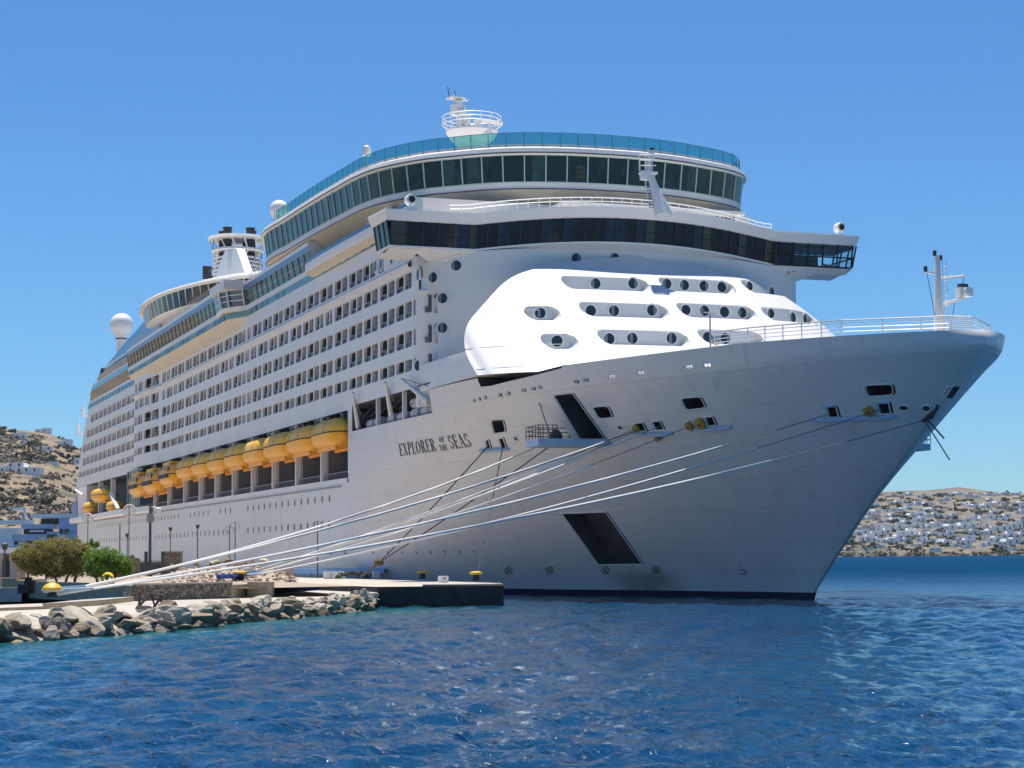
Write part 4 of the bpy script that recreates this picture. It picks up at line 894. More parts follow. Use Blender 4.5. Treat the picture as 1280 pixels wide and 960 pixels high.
# draught and thruster marks
def mark(pts_list, r=.035):
    m = MB()
    for pts in pts_list: m.tube([on_hull(*p, .015)[0] for p in pts], r, 4)
    m.build('hull_mark', LET, ship)
for (x, y) in ((636, 713), (687.5, 712.5), (757, 712.5), (820, 712)):
    ci = [[(x + 4.6 * cos(g), y + 4.6 * sin(g)) for g in np.linspace(0, 2 * pi, 15)], [(x - 3, y - 3), (x + 3, y + 3)], [(x - 3, y + 3), (x + 3, y - 3)]]; mark(ci)
mark([[(924.5, 707), (925.5, 712), (930, 712.5), (934.5, 715), (933, 717.5), (925, 717)]])
for i in range(11): mark([[(412 + i * 18, 690 - i * .2), (413.5 + i * 18, 693 - i * .2)]], .05)

# ---- the name on the bow
GLY = {  # strokes: ((x0,y0),(x1,y1),width)   letters on a 1-high body
 'E': (.52, [((.12,0),(.12,1),.13),((.03,.02),(.5,.02),.05),((.03,.98),(.48,.98),.05),((.12,.51),(.38,.51),.05),((.49,0),(.49,.2),.045),((.46,1),(.46,.8),.045),((.37,.4),(.37,.62),.04)]),
 'X': (.62, [((.1,1),(.52,0),.13),((.08,0),(.5,1),.045),((0,.02),(.2,.02),.045),((.4,.02),(.62,.02),.045),((0,.98),(.22,.98),.045),((.4,.98),(.6,.98),.045)]),
 'P': (.52, [((.13,0),(.13,1),.13),((.02,.02),(.26,.02),.045),((.02,.98),(.3,.98),.045),'P']),
 'L': (.48, [((.13,0),(.13,1),.13),((.02,.02),(.46,.02),.05),((.02,.98),(.26,.98),.045),((.45,0),(.45,.22),.045)]),
 'O': (.64, ['O']), 'R': (.60, [((.13,0),(.13,1),.13),((.02,.02),(.26,.02),.045),((.02,.98),(.3,.98),.045),'P',((.28,.5),(.52,0),.13),((.45,.02),(.62,.02),.045)]),
 'S': (.46, ['S']), 'A': (.62, [((.3,1),(.52,0),.13),((.3,.98),(.1,0),.045),((.02,.02),(.2,.02),.045),((.4,.02),(.62,.02),.045),((.17,.34),(.43,.34),.045)]),
 'F': (.48, [((.12,0),(.12,1),.13),((.03,.98),(.47,.98),.05),((.12,.51),(.36,.51),.05),((.45,1),(.45,.8),.045),((.02,.02),(.26,.02),.045)]),
 'T': (.56, [((.28,0),(.28,1),.13),((.02,.98),(.54,.98),.05),((.03,1),(.03,.8),.045),((.53,1),(.53,.8),.045),((.17,.02),(.4,.02),.045)]),
 'H': (.64, [((.13,0),(.13,1),.13),((.51,0),(.51,1),.13),((.13,.51),(.51,.51),.05),((.02,.02),(.25,.02),.045),((.4,.02),(.63,.02),.045),((.02,.98),(.25,.98),.045),((.4,.98),(.63,.98),.045)])}
nameb = MB(); dp = [0]
def put(u, s_left, z, hgt, wsc):
    """letter point (u: x,y in body units) to the hull plating; reading runs towards the bow"""
    s = s_left - u[0] * hgt * wsc; h = z + u[1] * hgt; return (s, float(HB(s, h)) + .022 + .0013 * (dp[0] % 5), h)
def quad(a, b, wd, s_left, z, hgt, wsc):
    dp[0] += 1
    wd = wd * 1.25; a = np.array(a, float); b = np.array(b, float); d = b - a; L = np.hypot(*d); nn = np.array([-d[1], d[0]]) / L * wd / 2
    ps_ = [a + nn, b + nn, b - nn, a - nn] if abs(d[0]) > abs(d[1]) else [a + (wd/2, 0), b + (wd/2, 0), b - (wd/2, 0), a - (wd/2, 0)]
    nameb.add([put(p, s_left, z, hgt, wsc) for p in ps_], [(0, 1, 2, 3)])
def arc(cx, cy, rx, ry, g0, g1, w0, w1, n, *arg):
    dp[0] += 1
    gs = np.linspace(g0, g1, n); o = []
    for g in gs:
        th = w0 + (w1 * 1.2 - w0) * abs(cos(g)) ; o.append(put((cx + (rx + th/2) * cos(g), cy + (ry + w0/2) * sin(g)), *arg)); o.append(put((cx + (rx - th/2) * cos(g), cy + (ry - w0/2) * sin(g)), *arg))
    nameb.add(o, [(2*i, 2*i+2, 2*i+3, 2*i+1) for i in range(n - 1)])
def word(txt, s_left, s_right, z, hgt):
    tot = sum(GLY[c][0] + .1 for c in txt) - .1; wsc = (s_left - s_right) / hgt / tot; x = 0
    for c in txt:
        sl_ = s_left - x * hgt * wsc; ar = (sl_, z, hgt, wsc)
        for st in GLY[c][1]:
            if st == 'O': arc(.32, .5, .24, .47, 0, 2*pi, .05, .14, 22, *ar)
            elif st == 'P': arc(.24, .745, .2, .235, -pi/2, pi/2, .05, .13, 10, *ar); quad((.13, .51), (.26, .51), .05, *ar)
            elif st == 'S':
                arc(.23, .745, .15, .225, pi*.12, pi*1.5, .06, .1, 12, *ar); arc(.23, .255, .16, .23, pi/2, -pi*.88, .06, .12, 12, *ar); quad((.385, .72), (.385, 1), .045, *ar); quad((.05, .28), (.05, 0), .045, *ar)
            else: quad(st[0], st[1], st[2], *ar)
        x += GLY[c][0] + .1
def nl(x, y):
    return hull_hit(x, y)
a, b = nl(500.5, 570), nl(546, 563); word('EXPLORER', a[0], b[0], 12.85, 1.12); nameb.build('ship_name', LET, hull); nameb = MB()
a, b = nl(550, 553), nl(556.5, 552); word('OF', a[0], b[0], 13.5, .48)
a, b = nl(549.5, 560), nl(559.5, 559); word('THE', a[0], b[0], 12.8, .5); nameb.build('ship_name', LET, hull); nameb = MB()
a, b = nl(564, 560), nl(590, 556); word('SEAS', a[0], b[0], 12.85, 1.15); nameb.build('ship_name', LET, hull); nameb = MB()


# ---------------------------------------------------------------- lifeboats hanging in the gallery
def lifeboat_meshes(tender):
    L, Bm, H = (5.6, 1.9, 1.65); ns, nr = 22, 20
    def ringpt(f, g):
        e = (1 - abs(f) ** 5.5) ** .55
        y, z = cos(g), sin(g); y = math.copysign(abs(y) ** .7, y); z = math.copysign(abs(z) ** .82, z)
        return np.array([f * L, y * Bm * (.25 + .75 * e) * (e ** .3), z * H * (.35 + .65 * e) * (e ** .35)])
    fs_ = np.sin(np.linspace(-pi/2, pi/2, ns)) * .985
    P = np.array([[ringpt(f, g) for g in np.linspace(0, 2 * pi, nr + 1)] for f in fs_])
    lowm = MB(); upm = MB(); j0 = nr // 2
    lowm.grid(P[:, j0:, :], 0); upm.grid(P[:, :j0 + 1, :], 0)
    for X, m in ((0, lowm), (-1, lowm)):
        m.add(P[X, j0:, :], [tuple(range(nr - j0 + 1))])
        upm.add(P[X, :j0 + 1, :], [tuple(range(j0 + 1))])
    return lowm, upm, P
def make_boat(tender):
    lowm, upm, P = lifeboat_meshes(tender); kind = 'tender' if tender else 'lifeboat'
    root = thing(kind, '', 'lifeboat' if not tender else 'tender boat')
    for sd in (.9, -.9): lowm.box((-3.8, sd - .1, -1.85), (3.8, sd + .1, -1.5))
    lowm.build('hull', BOAT, root, 50); upm.build('canopy', BOATT if not tender else BOAT, root, 50)
    s = MB(); nr = P.shape[1] - 1; c_ = [p for p in P[:, 0, :]] + [p for p in P[::-1, nr // 2, :]]; s.tube([np.array(p) * (1, 1.01, 1) for p in c_ + c_[:1]], .07, 5); s.build('rubbing_strip', BLK, root)
    for f in (-1.9, 1.9):
        s = MB(); i = int(np.argmin(abs(P[:, 0, 0] - f))); s.tube([p * (1, 1.004, 1.004) for p in P[i, :nr // 2 + 1]], .03, 4); s.build('canopy_seam', DSTEEL, root)
    if tender:
        s = MB()
        for k_, (x0, x1) in enumerate(((-4, -1.6), (-1.2, 1.2), (1.6, 4))):
            s.box((x0, 1.62, .35), (x1, 1.80, 1.0))
        s.build('window', GLS, root)
        s = MB(); s.box((-4.2, 1.84, -.55), (3.2, 1.98, -.1)); s.build('boarding_step', BLK, root)
        s = MB(); s.box((-3.4, -1.2, 1.6), (3.4, 1.2, 1.95)); s.box((-2.6, 1.0, 1.1), (2.6, 1.35, 1.8)); s.build('roof', BOATT, root)
    else:
        s = MB()
        for x in (-3.0, 3.0): s.lathe((x, 0, 1.5), [(.2, 0), (.2, .5), (.35, .5), (.35, .6)], 8)
        s.build('lifting_hook', GREY, root)
        s = MB()
        for i, x in enumerate((2.6, 3.0, 3.4, 3.8)): s.box((x, 1.45, .75), (x + .25, 1.62, .82))
        s.build('marking', DSTEEL, root)
    return root
def copy_tree(o, parent=None):
    c = o.copy(); COL.objects.link(c)
    if parent: c.parent = parent
    for ch in list(o.children): copy_tree(ch, c)
    return c
ordn = ['first', 'second', 'third', 'fourth', 'fifth', 'sixth', 'seventh', 'eighth', 'ninth', 'tenth']
boat0 = make_boat(False)
for i in range(8):
    o = boat0 if i == 0 else copy_tree(boat0)
    o.location = ((bays[i] + bays[i+1]) / 2 + .3, 19.0, 16.3); o.scale = ((bays[i+1] - bays[i]) / 11.5, 1, .96)
    tag(o, 'closed orange lifeboat without windows, ' + ('nearest to the ship\'s name' if i == 0 else 'next to the tender with dark windows' if i == 7 else f'{ordn[i]} in its row counted from the ship\'s name'), 'lifeboat', 'closed lifeboats in a row along the ship')
ten0 = make_boat(True)
for i, (s, t, h, sc) in enumerate(((181.2, 19.3, 15.9, 1.0), (194, 19.6, 15.4, 1.05), (206.5, 19.8, 15.3, 1.05))):
    o = ten0 if i == 0 else copy_tree(ten0); o.location = (s, t, h); o.scale = (sc, 1, sc)
    tag(o, 'orange tender with dark windows and black step, ' + ['right beside the closed lifeboats', 'between two like it amidships', 'beside the teal glass stair bay'][i], 'tender boat', 'tenders with dark windows')
for i, (s, t, h, sc, rz) in enumerate(((281, 17.5, 13.6, .8, 0), (263, 17.8, 15.6, .78, .2), (246, 18.0, 13.0, .62, 0))):
    o = copy_tree(boat0); o.location = (s, t, h); o.scale = (sc, .9, sc); o.rotation_euler = (0, 0, rz)
    tag(o, ['orange rescue boat lying lowest and farthest aft, at the stern corner', 'orange rescue boat hoisted highest of the three at the stern', 'small orange rescue boat at the stern, closest to the teal glass'][i], 'lifeboat', 'rescue boats at the stern')
ag = MB()
ag.box((215, 12.5, 11.1), (300, 12.9, 18.4), 1); ag.box((215, 12.9, 18.38), (300, 17.65, 18.55), 1)
for s in (234, 255, 271, 296): ag.box((s, 16.8, 11.1), (s + .8, 17.66, 18.4), 0)
ag.box((288, 13, 11.1), (301, 17.68, 18.4), 0)
for i in range(26): s = 236 + i * 2.1; ag.box((s, 12.9, 11.1), (s + rng.uniform(.5, 1.8), 13 + rng.uniform(.1, 2.5), 11.1 + rng.uniform(.6, 2.4)), rng.choice([0, 1, 2, 2]))
ag.box((236, 18.6, 11.1), (300, 18.7, 11.9), 1)
ag.build('stern_gallery', [W, INTG, DSTEEL], ship)
gl = MB(); cv = [(235, 16.2), (233, 18.0), (228, 18.9), (221, 19.1), (215.6, 19.2), (214.6, 19.0)]
gl.band(cv, [(0, 11.1), (0, 18.4)], 0); glass_bay = gl.build('stair_bay_glass', mat('stair_bay_teal_glass', (.03, .12, .13), .05, spec=.8, noise=(.6, .2, (.01, .03, .035))), ship, 30)
gl = MB()
for x, y in dense(cv, 2.4): gl.tube([(x, y + .03, 11.1), (x, y + .03, 18.4)], .09, 4)
gl.band(cv, [(.05, 14.7), (.05, 14.9)])
gl.build('mullion', mat('stair_bay_frame', (.3, .45, .46), .4), glass_bay)
fl_ = MB(); fl_.band([(300, 19.2), (270, 19.7), (240, 20.4), (222, 20.4), (208, 19.6), (200, 19.32)], [(0, 9.9 + .9), (.35, 11.1), (.3, 11.9), (0, 11.95)], 0); fl_.build('stern_shelf', W, ship, 40)
cg = MB(); cg.tube([(300, 18.3, 17.9), (285, 18.8, 16.3)], .25, 6); cg.tube([(251, 18.3, 15.4), (236, 19.2, 12.2)], .35, 6); cg.build('stern_crane', WT, ship)
sp = MB(); sp.box((301, 17.7, 12.2), (309, 17.9, 15.2), 0); sp.box((301, 17.7, 10.9), (309, 17.9, 12.0), 1); sp.build('stern_panel', [mat('stern_blue', (.18, .28, .45), .5), mat('stern_rust', (.4, .2, .1), .7)], ship)

# ================================================================ the place round the ship
def dl(d, l): return CAM[:2] + _u[:2] * d + _v[:2] * l
def sm_(x, a, b): t = np.clip((x - a) / (b - a), 0, 1); return t * t * (3 - 2 * t)
# ---- sea: one sheet with real waves, finer towards the near shore
shore_px = [(-520, 852), (-160, 820), (0, 803), (100, 797), (200, 790), (300, 778), (400, 770), (466, 762)]
SHORE = np.array([at_h(x, y, 0)[:2] for x, y in shore_px])
rs_ = np.random.RandomState(11)
dd = [14.0]
while dd[-1] < 9000: dd.append(dd[-1] * (1.0042 if dd[-1] < 150 else 1.0065 if dd[-1] < 300 else 1.03))
dd = np.array(dd); an = np.linspace(rad(-27), rad(27), 560)
D_, A_ = np.meshgrid(dd, an, indexing='ij'); L_ = D_ * np.tan(A_)
X_ = CAM[0] + _u[0] * D_ + _v[0] * L_; Y_ = CAM[1] + _u[1] * D_ + _v[1] * L_
spc = D_ * np.where(D_ < 150, .0042, .0065)
Zs = np.zeros_like(X_); wind = rad(205)
for i in range(76):
    lam = .3 * (4.2 / .3) ** (rs_.rand() ** 1.1); th = wind + rs_.randn() * .75; kk = 2 * pi / lam
    amp = .0088 * lam ** .70 * (.6 + .8 * rs_.rand()); f_ = np.clip((lam / spc - 2) / 3, 0, 1)
    ph_ = kk * (cos(th) * X_ + sin(th) * Y_) + rs_.rand() * 6.28
    Zs += amp * f_ * (np.sin(ph_) + .28 * np.cos(2 * ph_))
Zs *= .75 + .5 * sm_(np.sin(X_ * .045 + Y_ * .03) + np.sin(Y_ * .052 - X_ * .021), -1.2, 1.4)
def pl_dist(X, Y, pl):
    best = np.full(X.shape, 1e9)
    for a, b in zip(pl[:-1], pl[1:]):
        d = b - a; t = np.clip(((X - a[0]) * d[0] + (Y - a[1]) * d[1]) / (d @ d), 0, 1)
        best = np.minimum(best, np.hypot(X - a[0] - t * d[0], Y - a[1] - t * d[1]))
    return best
ds_ = pl_dist(X_, Y_, SHORE); Zs *= .35 + .65 * sm_(ds_, 0, 6)
me = bpy.data.meshes.new('sea'); a_, b_ = X_.shape
idx = np.arange(a_ * b_).reshape(a_, b_); fc = np.stack([idx[:-1, :-1], idx[1:, :-1], idx[1:, 1:], idx[:-1, 1:]], -1).reshape(-1, 4)
me.vertices.add(a_ * b_); me.vertices.foreach_set('co', np.stack([X_, Y_, Zs], -1).reshape(-1).astype(np.float32))
me.loops.add(fc.size); me.loops.foreach_set('vertex_index', fc.reshape(-1).astype(np.int32)); me.polygons.add(len(fc))
me.polygons.foreach_set('loop_start', np.arange(0, fc.size, 4, dtype=np.int32)); me.update(calc_edges=True); me.shade_smooth()
at3 = me.attributes.new('chop', 'FLOAT', 'POINT'); at3.data.foreach_set('value', (.07 + .55 * sm_(D_, 70, 380)).reshape(-1).astype(np.float32))
at2 = me.attributes.new('shallow', 'FLOAT', 'POINT'); at2.data.foreach_set('value', (.8 * np.exp(-(ds_ / 5.5) ** 1.2)).reshape(-1).astype(np.float32))
def sea_material():
    m = bpy.data.materials.new('sea_water'); m.use_nodes = True; n = m.node_tree; b = n.nodes['Principled BSDF']
    b.inputs['Roughness'].default_value = .07; b.inputs['IOR'].default_value = 1.33
    ar = n.nodes.new('ShaderNodeAttribute'); ar.attribute_name = 'chop'; n.links.new(ar.outputs['Fac'], b.inputs['Roughness']); sp_ = n.nodes.new('ShaderNodeMapRange'); sp_.inputs[1].default_value = .07; sp_.inputs[2].default_value = .62; sp_.inputs[3].default_value = .42; sp_.inputs[4].default_value = .04; n.links.new(ar.outputs['Fac'], sp_.inputs[0]); n.links.new(sp_.outputs[0], b.inputs['Specular IOR Level']); io_ = n.nodes.new('ShaderNodeMapRange'); io_.inputs[1].default_value = .07; io_.inputs[2].default_value = .62; io_.inputs[3].default_value = 1.33; io_.inputs[4].default_value = 1.10; n.links.new(ar.outputs['Fac'], io_.inputs[0]); n.links.new(io_.outputs[0], b.inputs['IOR'])      # waves too far off to be modelled one by one
    at = n.nodes.new('ShaderNodeAttribute'); at.attribute_name = 'shallow'
    tc = n.nodes.new('ShaderNodeTexCoord'); nz = n.nodes.new('ShaderNodeTexNoise'); nz.inputs['Scale'].default_value = .05; nz.inputs['Detail'].default_value = 3
    n.links.new(tc.outputs['Object'], nz.inputs['Vector'])
    rp = n.nodes.new('ShaderNodeValToRGB'); rp.color_ramp.elements[0].color = (.0012, .032, .088, 1); rp.color_ramp.elements[1].color = (.0016, .048, .112, 1)
    rp.color_ramp.elements[0].position = .35; rp.color_ramp.elements[1].position = .65; n.links.new(nz.outputs[0], rp.inputs[0])
    mx = n.nodes.new('ShaderNodeMix'); mx.data_type = 'RGBA'; n.links.new(at.outputs['Fac'], mx.inputs[0]); n.links.new(rp.outputs[0], mx.inputs[6]); mx.inputs[7].default_value = (.012, .145, .155, 1)
    n.links.new(mx.outputs[2], b.inputs['Base Color'])
    mp = n.nodes.new('ShaderNodeMapping'); mp.inputs['Rotation'].default_value = (0, 0, rad(-65)); mp.inputs['Scale'].default_value = (.45, 1, 1)
    n.links.new(tc.outputs['Object'], mp.inputs[0]); prev = None
    for sc, st, di in ((.16, .7, 1.6), (.8, .6, .34), (2.6, .8, .13), (7.5, .9, .06)):
        t = n.nodes.new('ShaderNodeTexNoise'); t.inputs['Scale'].default_value = sc; t.inputs['Detail'].default_value = 4; t.inputs['Roughness'].default_value = .55
        n.links.new(mp.outputs[0], t.inputs['Vector']); bp_ = n.nodes.new('ShaderNodeBump'); bp_.inputs['Strength'].default_value = st; bp_.inputs['Distance'].default_value = di
        n.links.new(t.outputs[0], bp_.inputs['Height'])
        if prev: n.links.new(prev.outputs[0], bp_.inputs['Normal'])
        prev = bp_
    t = n.nodes.new('ShaderNodeTexNoise'); t.inputs['Scale'].default_value = 3.6; t.inputs['Detail'].default_value = 3; n.links.new(mp.outputs[0], t.inputs['Vector'])
    cr_ = n.nodes.new('ShaderNodeMapRange'); cr_.inputs[1].default_value = .60; cr_.inputs[2].default_value = .74; n.links.new(t.outputs[0], cr_.inputs[0])
    bp_ = n.nodes.new('ShaderNodeBump'); bp_.inputs['Strength'].default_value = 1; bp_.inputs['Distance'].default_value = .11; n.links.new(cr_.outputs[0], bp_.inputs['Height']); n.links.new(prev.outputs[0], bp_.inputs['Normal']); prev = bp_      # sparse steep wavelets that catch the sun
    n.links.new(prev.outputs[0], b.inputs['Normal']); return m
SEA = sea_material(); me.materials.append(SEA); obj('sea', me, None, 'structure')
m = MB(); m.add([(-9000, -9000, -.6), (9000, -9000, -.6), (9000, 9000, -.6), (-9000, 9000, -.6)], [(0, 1, 2, 3)]); m.build('deep_water', SEA, kind='structure')

# ---- quay, pier and shore
CONC = mat('sunlit_concrete', (.50, .45, .38), .85, noise=(1.2, .25, (.40, .35, .29)), bump=(6, .3, .03))
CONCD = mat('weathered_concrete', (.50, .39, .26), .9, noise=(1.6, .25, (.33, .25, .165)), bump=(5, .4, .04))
PIERF = mat('pier_dark_face', (.05, .048, .045), .9, noise=(1.2, .25, (.015, .015, .016)), bump=(4, .4, .05))  # near-black holds the shade on the pier's faces, put into the colour
DIRT = mat('quay_dirt', (.40, .33, .25), .95, noise=(.8, .25, (.28, .22, .16)), bump=(5, .5, .05))
def rock_mat(name, c1, c2):
    m = mat(name, c1, .9, noise=(2.2, .25, c2), bump=(5, .7, .06)); n = m.node_tree; b = n.nodes['Principled BSDF']; rp = b.inputs['Base Color'].links[0].from_node
    oi = n.nodes.new('ShaderNodeObjectInfo'); hs = n.nodes.new('ShaderNodeHueSaturation'); mr = n.nodes.new('ShaderNodeMapRange'); mr.inputs[3].default_value = .65; mr.inputs[4].default_value = 1.25
    n.links.new(oi.outputs['Random'], mr.inputs[0]); n.links.new(mr.outputs[0], hs.inputs['Value']); n.links.new(rp.outputs[0], hs.inputs['Color']); n.links.new(hs.outputs[0], b.inputs['Base Color']); return m
RK = dict(grey=rock_mat('grey_rock', (.38, .33, .26), (.17, .145, .11)), brown=rock_mat('brown_rock', (.34, .26, .165), (.15, .11, .07)), pale=rock_mat('pale_rock', (.54, .48, .385), (.30, .26, .20)))
pr = MB(); pier_top = 1.42
pts = [(36.0, 20.8), (24.8, 24.6), (26.2, 30.2), (27.2, 33.2), (60, 35), (330, 35), (330, 20.8)]
pr.add([(x, y, pier_top) for x, y in pts] + [(x + .15, y, -1.2) for x, y in pts], [tuple(range(7))], 0); pr.add([(x, y, pier_top) for x, y in pts] + [(x + .15, y, -1.2) for x, y in pts], [(i, 7 + i, 7 + (i+1) % 7, (i+1) % 7) for i in range(7)], 1)
pier = pr.build('pier', [CONC, PIERF], None, kind='structure'); fix_normals(pier)
m = MB(); m.tube([(35.6, 21.1, pier_top + .03), (25.1, 24.65, pier_top + .03), (26.4, 30.1, pier_top + .03)], .12, 5); m.build('pier_edge', DSTEEL, None, kind='structure')
g = MB(); rows_ = []
for v_, h in ((-1.5, -1.2), (0, -.15), (1.2, .35), (3.2, .85), (5, .98), (14, 1.0), (40, 1.0)):
    rows_.append([tuple(p + _u[:2] * v_) + (h + (.04 * rng.random() if v_ < 5 else 0),) for p in [SHORE[0]] + [lerp(a, b, f) for a, b in zip(SHORE[:-1], SHORE[1:]) for f in (.25, .5, .75, 1)]])
g.grid(np.array(rows_)); g.build('shore', CONC, None, kind='structure')
wA, wB, wC, wD, wE = [at_h(*p)[:2] for p in ((36, 739, 1.3), (110, 745, 1.15), (165, 751.5, 1.0), (289, 748, 1.0), (339, 747, 1.0))]
WTOP = 1.95
g = MB(); back = [wE + (2, -6), (60, 34.6), (330, 34.6), (520, 30), (900, 60), (900, 420), (200, 420)]
gp = [at_h(-200, 745, 1.3)[:2], wA, wB, wC + _u[:2] * .3, wD + _u[:2] * .3, wE + _u[:2] * .3] + back
g.add([(p[0], p[1], 1.62) for p in gp], [tuple(range(len(gp)))]); g.build('quay_ground', DIRT, None, kind='structure')
def wall_seg(mb, a, b, z0, z1, th=.55, m=0, n=1):
    mb.obox((a[0], a[1], z0), (b[0] - a[0], b[1] - a[1], 0), (_u[0] * th, _u[1] * th, 0), (0, 0, z1 - z0), m)
STONE = bpy.data.materials.new('rubble_masonry'); STONE.use_nodes = True
n = STONE.node_tree; b = n.nodes['Principled BSDF']; b.inputs['Roughness'].default_value = .9
tc = n.nodes.new('ShaderNodeTexCoord'); vo = n.nodes.new('ShaderNodeTexVoronoi'); vo.inputs['Scale'].default_value = 3.8; vo2 = n.nodes.new('ShaderNodeTexVoronoi'); vo2.feature = 'DISTANCE_TO_EDGE'; vo2.inputs['Scale'].default_value = 3.8
n.links.new(tc.outputs['Object'], vo.inputs['Vector']); n.links.new(tc.outputs['Object'], vo2.inputs['Vector'])
hs = n.nodes.new('ShaderNodeValToRGB'); hs.color_ramp.elements[0].color = (.15, .12, .09, 1); hs.color_ramp.elements[1].color = (.34, .28, .21, 1)
sx = n.nodes.new('ShaderNodeSeparateColor'); n.links.new(vo.outputs['Color'], sx.inputs[0]); n.links.new(sx.outputs[0], hs.inputs[0])
rp = n.nodes.new('ShaderNodeValToRGB'); rp.color_ramp.elements[0].position = .02; rp.color_ramp.elements[1].position = .07; n.links.new(vo2.outputs['Distance'], rp.inputs[0])
mx = n.nodes.new('ShaderNodeMix'); mx.data_type = 'RGBA'; n.links.new(rp.outputs[0], mx.inputs[0]); mx.inputs[6].default_value = (.10, .09, .08, 1); n.links.new(hs.outputs[0], mx.inputs[7]); n.links.new(mx.outputs[2], b.inputs['Base Color'])
bp_ = n.nodes.new('ShaderNodeBump'); bp_.inputs['Distance'].default_value = .08; n.links.new(rp.outputs[0], bp_.inputs['Height']); n.links.new(bp_.outputs[0], b.inputs['Normal'])
m = MB(); wall_seg(m, wC, wD, .6, WTOP); stw = m.build('stone_wall', STONE); tag(stw, 'rubble stone retaining wall on the quay, left of the grey concrete block', 'wall')
m = MB(); wall_seg(m, wC - _u[:2] * .04, wD - _u[:2] * .04, WTOP + .004, WTOP + .1, .65); m.build('coping', CONC, stw)
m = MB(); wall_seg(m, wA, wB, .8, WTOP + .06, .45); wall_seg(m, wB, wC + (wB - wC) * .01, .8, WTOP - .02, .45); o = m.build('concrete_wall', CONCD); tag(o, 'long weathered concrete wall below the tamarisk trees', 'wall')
m = MB(); p = at_h(53, 738.5, 1.3)[:2] - _u[:2] * .3; m.box((p[0] - .3, p[1] - .35, 1.0), (p[0] + .3, p[1] + .35, 2.15)); m.build('buttress', CONC, o)
m = MB(); q0, q1 = at_h(309, 748, .95)[:2], wE; wall_seg(m, q0, q1, .6, WTOP + .05, 1.6); wall_seg(m, wD, q0 + _u[:2] * 1.0, .6, WTOP - .1, .4); tag(m.build('concrete_block', CONCD), 'square grey concrete block at the right end of the stone wall', 'block')
m = MB(); p = at_h(155, 751, 1.0)[:2] - _u[:2] * .25; m.obox((p[0], p[1], .9), tuple(_v[:2] * .42) + (0,), tuple(_u[:2] * .3) + (0,), (0, 0, .62)); tag(m.build('concrete_post', CONC), 'small pale concrete post at the left foot of the stone wall', 'post')
def P3(p2, z): return (p2[0], p2[1], z)
m = MB(); a0, a1, a2 = at_z(-60, 700, 92)[:2], at_z(54, 700, 97)[:2], at_z(127, 700, 104)[:2]
for a, b_, h in ((a0, a1, 1.12), (a1, a2, 1.26)): m.obox(P3(a, .2), P3(b_ - a, 0), P3(_u[:2] * 9, 0), (0, 0, h - .2))
o = m.build('mooring_platform', CONCD); tag(o, 'low concrete mooring platform above the rocks at the left, carrying the conical yellow bollard', 'platform')
m = MB(); m.obox(P3(a0 + _u[:2] * .05, 1.124), P3(a1 - a0, 0), P3(_u[:2] * 8.9, 0), (0, 0, .03)); m.obox(P3(a1 + _u[:2] * .05, 1.264), P3(a2 - a1, 0), P3(_u[:2] * 8.9, 0), (0, 0, .03)); m.build('top_slab', CONC, o)
m = MB(); a, b_ = at_z(-60, 700, 112)[:2], at_z(25, 700, 115)[:2]; m.obox(P3(a, 1.0), P3(b_ - a, 0), P3(_u[:2] * .5, 0), (0, 0, .85)); tag(m.build('low_wall', CONC), 'low sunlit concrete wall behind the platform at the left edge', 'wall')

# ---- rocks
def rock_mesh(seed, cuts=9, flat=1.0):
    r = random.Random(seed); bm = bmesh.new(); bmesh.ops.create_icosphere(bm, subdivisions=4, radius=1)
    pl = [(Vector((r.gauss(0, 1), r.gauss(0, 1), r.gauss(0, .9))).normalized(), r.uniform(.42, .78)) for _ in range(cuts)]
    for v in bm.verts:
        for nn, d in pl:
            e = v.co.dot(nn) - d
            if e > 0: v.co -= nn * e
        q = v.co * 3.1 + Vector((seed, 0, 0)); v.co += v.co.normalized() * (.05 * sin(q.x * 2.1 + 1.7 * sin(q.y * 1.9)) * sin(q.z * 2.3 + q.y) + r.gauss(0, .006)); v.co.z *= flat
    me = bpy.data.meshes.new('boulder'); bm.to_mesh(me); bm.free(); me.shade_smooth(); me.set_sharp_from_angle(angle=rad(24)); return me
RM = {c: [rock_mesh(i * 7 + j, 10, .75 if i % 3 else .55) for i in range(5)] for j, c in enumerate(('grey', 'brown', 'pale'))}
for c in RM:
    for me_ in RM[c]: me_.materials.append(RK[c])
rocks = []
def add_rock(p, r, col, sq=1.0, rz=None, tilt=.25):
    me_ = rng.choice(RM[col]); o = obj('boulder', me_); o.location = tuple(p); o.scale = (r * rng.uniform(.85, 1.25), r * rng.uniform(.75, 1.05), r * sq)
    o.rotation_euler = (rng.uniform(-tilt, tilt), rng.uniform(-tilt, tilt), rng.uniform(0, 6.3) if rz is None else rz); rocks.append(o); return o
arc_ = np.concatenate([[0], np.cumsum(np.hypot(*np.diff(SHORE, axis=0).T))])
def shore_pt(u_, v_): return np.array([np.interp(u_, arc_, SHORE[:, 0]), np.interp(u_, arc_, SHORE[:, 1])]) + _u[:2] * v_
u_ = 2.0; rock_rows = []
